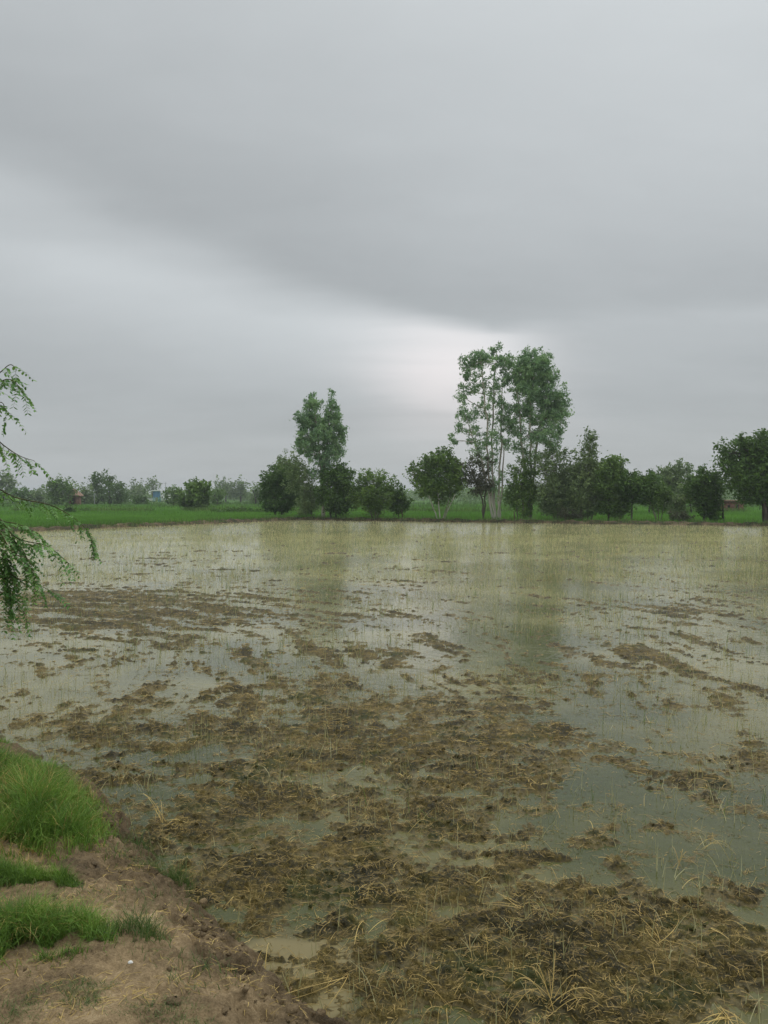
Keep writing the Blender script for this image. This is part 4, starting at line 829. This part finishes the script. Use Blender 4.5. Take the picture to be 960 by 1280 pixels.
# ---------------------------------------------------------------- near tree at the left edge
ND = 4.7
nb = Vector((-3.55, 5.1, 0.0)); nb.z = float(bank_h(np.array([nb.x]), np.array([nb.y]))[0])
nt = empty('thorn_tree', nb); tag(nt, 'feathery leaved tree reaching in from the left edge over the paddy', 'tree')
tk = MB(); tk.tube([nb-Vector((0, 0, .15)), nb+Vector((.05, .02, .6)), nb+Vector((-.05, 0, 1.3)), nb+Vector((.08, -.05, 2.0)), nb+Vector((0, 0, 2.9)), nb+Vector((.1, .1, 3.6))], .09, .03, 9); tk.build('trunk', M['bark_mid'], nt, True)
def spray(pts, Yd, start_z, nleaf=16, r=.0038, leafscale=1.0, sub=0):
    nleaf = int(nleaf*2.3)
    P_ = [at(a, b, Yd+d) for a, b, d in pts]
    s_ = nb+Vector((0.03, 0, start_z-nb.z)); P_ = [s_]+P_
    pp = []
    for i in range(len(P_)-1):
        p0 = P_[max(i-1, 0)]; p1 = P_[i]; p2 = P_[i+1]; p3 = P_[min(i+2, len(P_)-1)]
        for t in np.linspace(0, 1, 7)[:-1]:
            pp.append(.5*((2*p1)+(-p0+p2)*t+(2*p0-5*p1+4*p2-p3)*t*t+(-p0+3*p1-3*p2+p3)*t**3))
    pp.append(P_[-1]); pp = np.array([list(v) for v in pp])
    b = MB(); b.tube(pp, r*1.8, r*.35, 6); br_ = b.build('branch', M['twig'], nt, True)
    # pinnate leaves along the outer stretch
    cum = np.concatenate([[0], np.cumsum(np.linalg.norm(np.diff(pp, axis=0), axis=1))])
    rc = MB(); Vs = []; n0 = 0; Fs = []; Ts = []
    for i in range(nleaf):
        u = cum[-1]*(0.22+0.78*(i+.7)/nleaf); k = min(np.searchsorted(cum, u), len(pp)-1); k0 = max(k-1, 0)
        p = pp[k0]+(pp[k]-pp[k0])*((u-cum[k0])/max(1e-6, cum[k]-cum[k0])); d = pp[k]-pp[k0]; d /= np.linalg.norm(d)+1e-9
        sd = np.cross(d, [0, 0, 1]); sd /= np.linalg.norm(sd)+1e-9
        sgn = 1 if i % 2 else -1
        ld = d*rng.uniform(.5, .9)+sd*sgn*rng.uniform(.3, .9)+np.array([0, 0, -1])*rng.uniform(.1, .7)+rng.normal(0, .15, 3); ld /= np.linalg.norm(ld)
        Ll = rng.uniform(.09, .17)*leafscale; m_ = 8; ts = np.linspace(0, 1, m_)
        ra = p+ld*Ll*ts[:, None]; ra[:, 2] -= .25*Ll*ts**2
        rc.tube(ra, .0012, .0006, 3)
        s2 = np.cross(ld, rng.normal(0, .25, 3)+np.array([0, 0, 1])); s2 /= np.linalg.norm(s2); tn = rng.uniform(0, 1)
        for j in range(1, m_):
            for sg in (-1, 1):
                q0 = ra[j]; dd = s2*sg*.85+ld*.5+np.array([0, 0, -.35])+rng.normal(0, .12, 3); dd /= np.linalg.norm(dd)
                l = rng.uniform(.028, .042)*leafscale*(1-.25*ts[j]); wv = np.cross(dd, s2*0.3+np.array([0, 0, 1.0])+rng.normal(0, .3, 3)); wv /= np.linalg.norm(wv)+1e-9; wv *= l*.24
                Vs += [q0, q0+dd*l*.35+wv, q0+dd*l*.75+wv*.8, q0+dd*l, q0+dd*l*.75-wv*.8, q0+dd*l*.35-wv]
                Fs += [(n0, n0+1, n0+2, n0+5), (n0+5, n0+2, n0+3, n0+4)]; n0 += 6; Ts += [min(1, tn*.6+rng.uniform(0, .4))]*6
    rc.build('leaf_stalks', M['twig'], br_)
    tag(mesh_np('leaflets', np.array(Vs), Fs, M['leaf_near'], Ts, br_), kind='stuff')
spray([(-60, 470, 0), (-10, 470, 0), (12, 456, 0), (20, 462, 0)], ND, 2.4, 14)
spray([(-60, 500, .1), (-15, 485, .1), (12, 474, 0), (32, 494, -.05)], ND, 2.35, 16)
spray([(-60, 520, -.1), (-20, 510, -.1), (2, 503, -.1), (8, 520, 0)], ND, 2.2, 12)
spray([(-80, 540, .1), (-30, 530, 0), (5, 557, 0), (25, 570, 0), (43, 576, 0)], ND, 2.2, 18)
spray([(-60, 630, 0), (-10, 640, 0), (20, 672, 0), (60, 683, 0), (86, 705, 0)], ND, 1.9, 22)
spray([(-60, 640, -.2), (-10, 655, -.2), (15, 690, -.1), (36, 700, -.1), (44, 728, -.1)], ND, 1.8, 20)
spray([(-60, 600, .2), (-10, 608, .2), (20, 622, .3), (70, 634, .3), (108, 662, .4), (117, 690, .4)], ND, 1.9, 22, leafscale=.9)
spray([(-60, 690, .1), (-10, 700, .1), (20, 722, 0), (45, 730, 0), (66, 740, 0)], ND, 1.6, 16, leafscale=.9)
spray([(-60, 720, -.2), (-20, 735, -.2), (5, 742, -.1), (20, 752, 0), (34, 772, 0)], ND, 1.5, 14, leafscale=.85)
spray([(-60, 650, 0), (-20, 690, 0), (5, 700, 0), (10, 735, 0)], ND, 1.7, 24)
spray([(-60, 655, .1), (-30, 675, .1), (-6, 700, 0), (6, 722, 0), (12, 765, 0)], ND, 1.6, 24)
spray([(-60, 630, 0), (-20, 655, 0), (8, 668, 0), (30, 690, 0), (34, 712, 0)], ND, 1.75, 22)
spray([(-60, 600, 0), (-25, 630, 0), (0, 650, 0), (22, 655, 0), (50, 668, 0)], ND, 1.8, 20)
spray([(-70, 640, .1), (-25, 665, .1), (2, 690, 0), (18, 715, 0), (22, 748, 0)], ND, 1.7, 20)
for k in range(9):                                        # boughs out of frame, above and beside the trunk
    a = rng.uniform(1.6, 4.8); h = rng.uniform(1.9, 3.9); L = rng.uniform(.6, 1.2)
    e = nb+Vector((math.cos(a)*L, math.sin(a)*L, h-nb.z))
    P_ = [nb+Vector((0, 0, h*.75)), nb+Vector((math.cos(a)*L*.5, math.sin(a)*L*.5, h)), e]
    b = MB(); b.tube(P_, .02, .006, 6); bo = b.build('branch', M['twig'], nt, True)
    C_ = np.array([list(P_[1])])+(np.array(list(e))-np.array(list(P_[1])))*rng.uniform(0, 1, (380, 1))+rng.normal(0, .16, (380, 3))
    V, Fq, T = leaf_quads(C_, .035, .35, .3, rng.uniform(0, 1, 380)); tag(mesh_np('leaflets', V, Fq, M['leaf_near'], T, bo), kind='stuff')

# ---------------------------------------------------------------- haze
hm, t = mat('haze_air'); pv = t.node('ShaderNodeVolumePrincipled')
pv.inputs['Color'].default_value = (0.9, 0.95, 1.0, 1); pv.inputs['Density'].default_value = 0.0006; pv.inputs['Anisotropy'].default_value = 0.2
t.L.new(pv.outputs[0], t.out.inputs['Volume'])
HS = 1600; b = MB(); b.box((0, 0, 9.5), (2*HS, 2*HS, 22.0)); hz = b.build('haze', hm); tag(hz, kind='stuff')
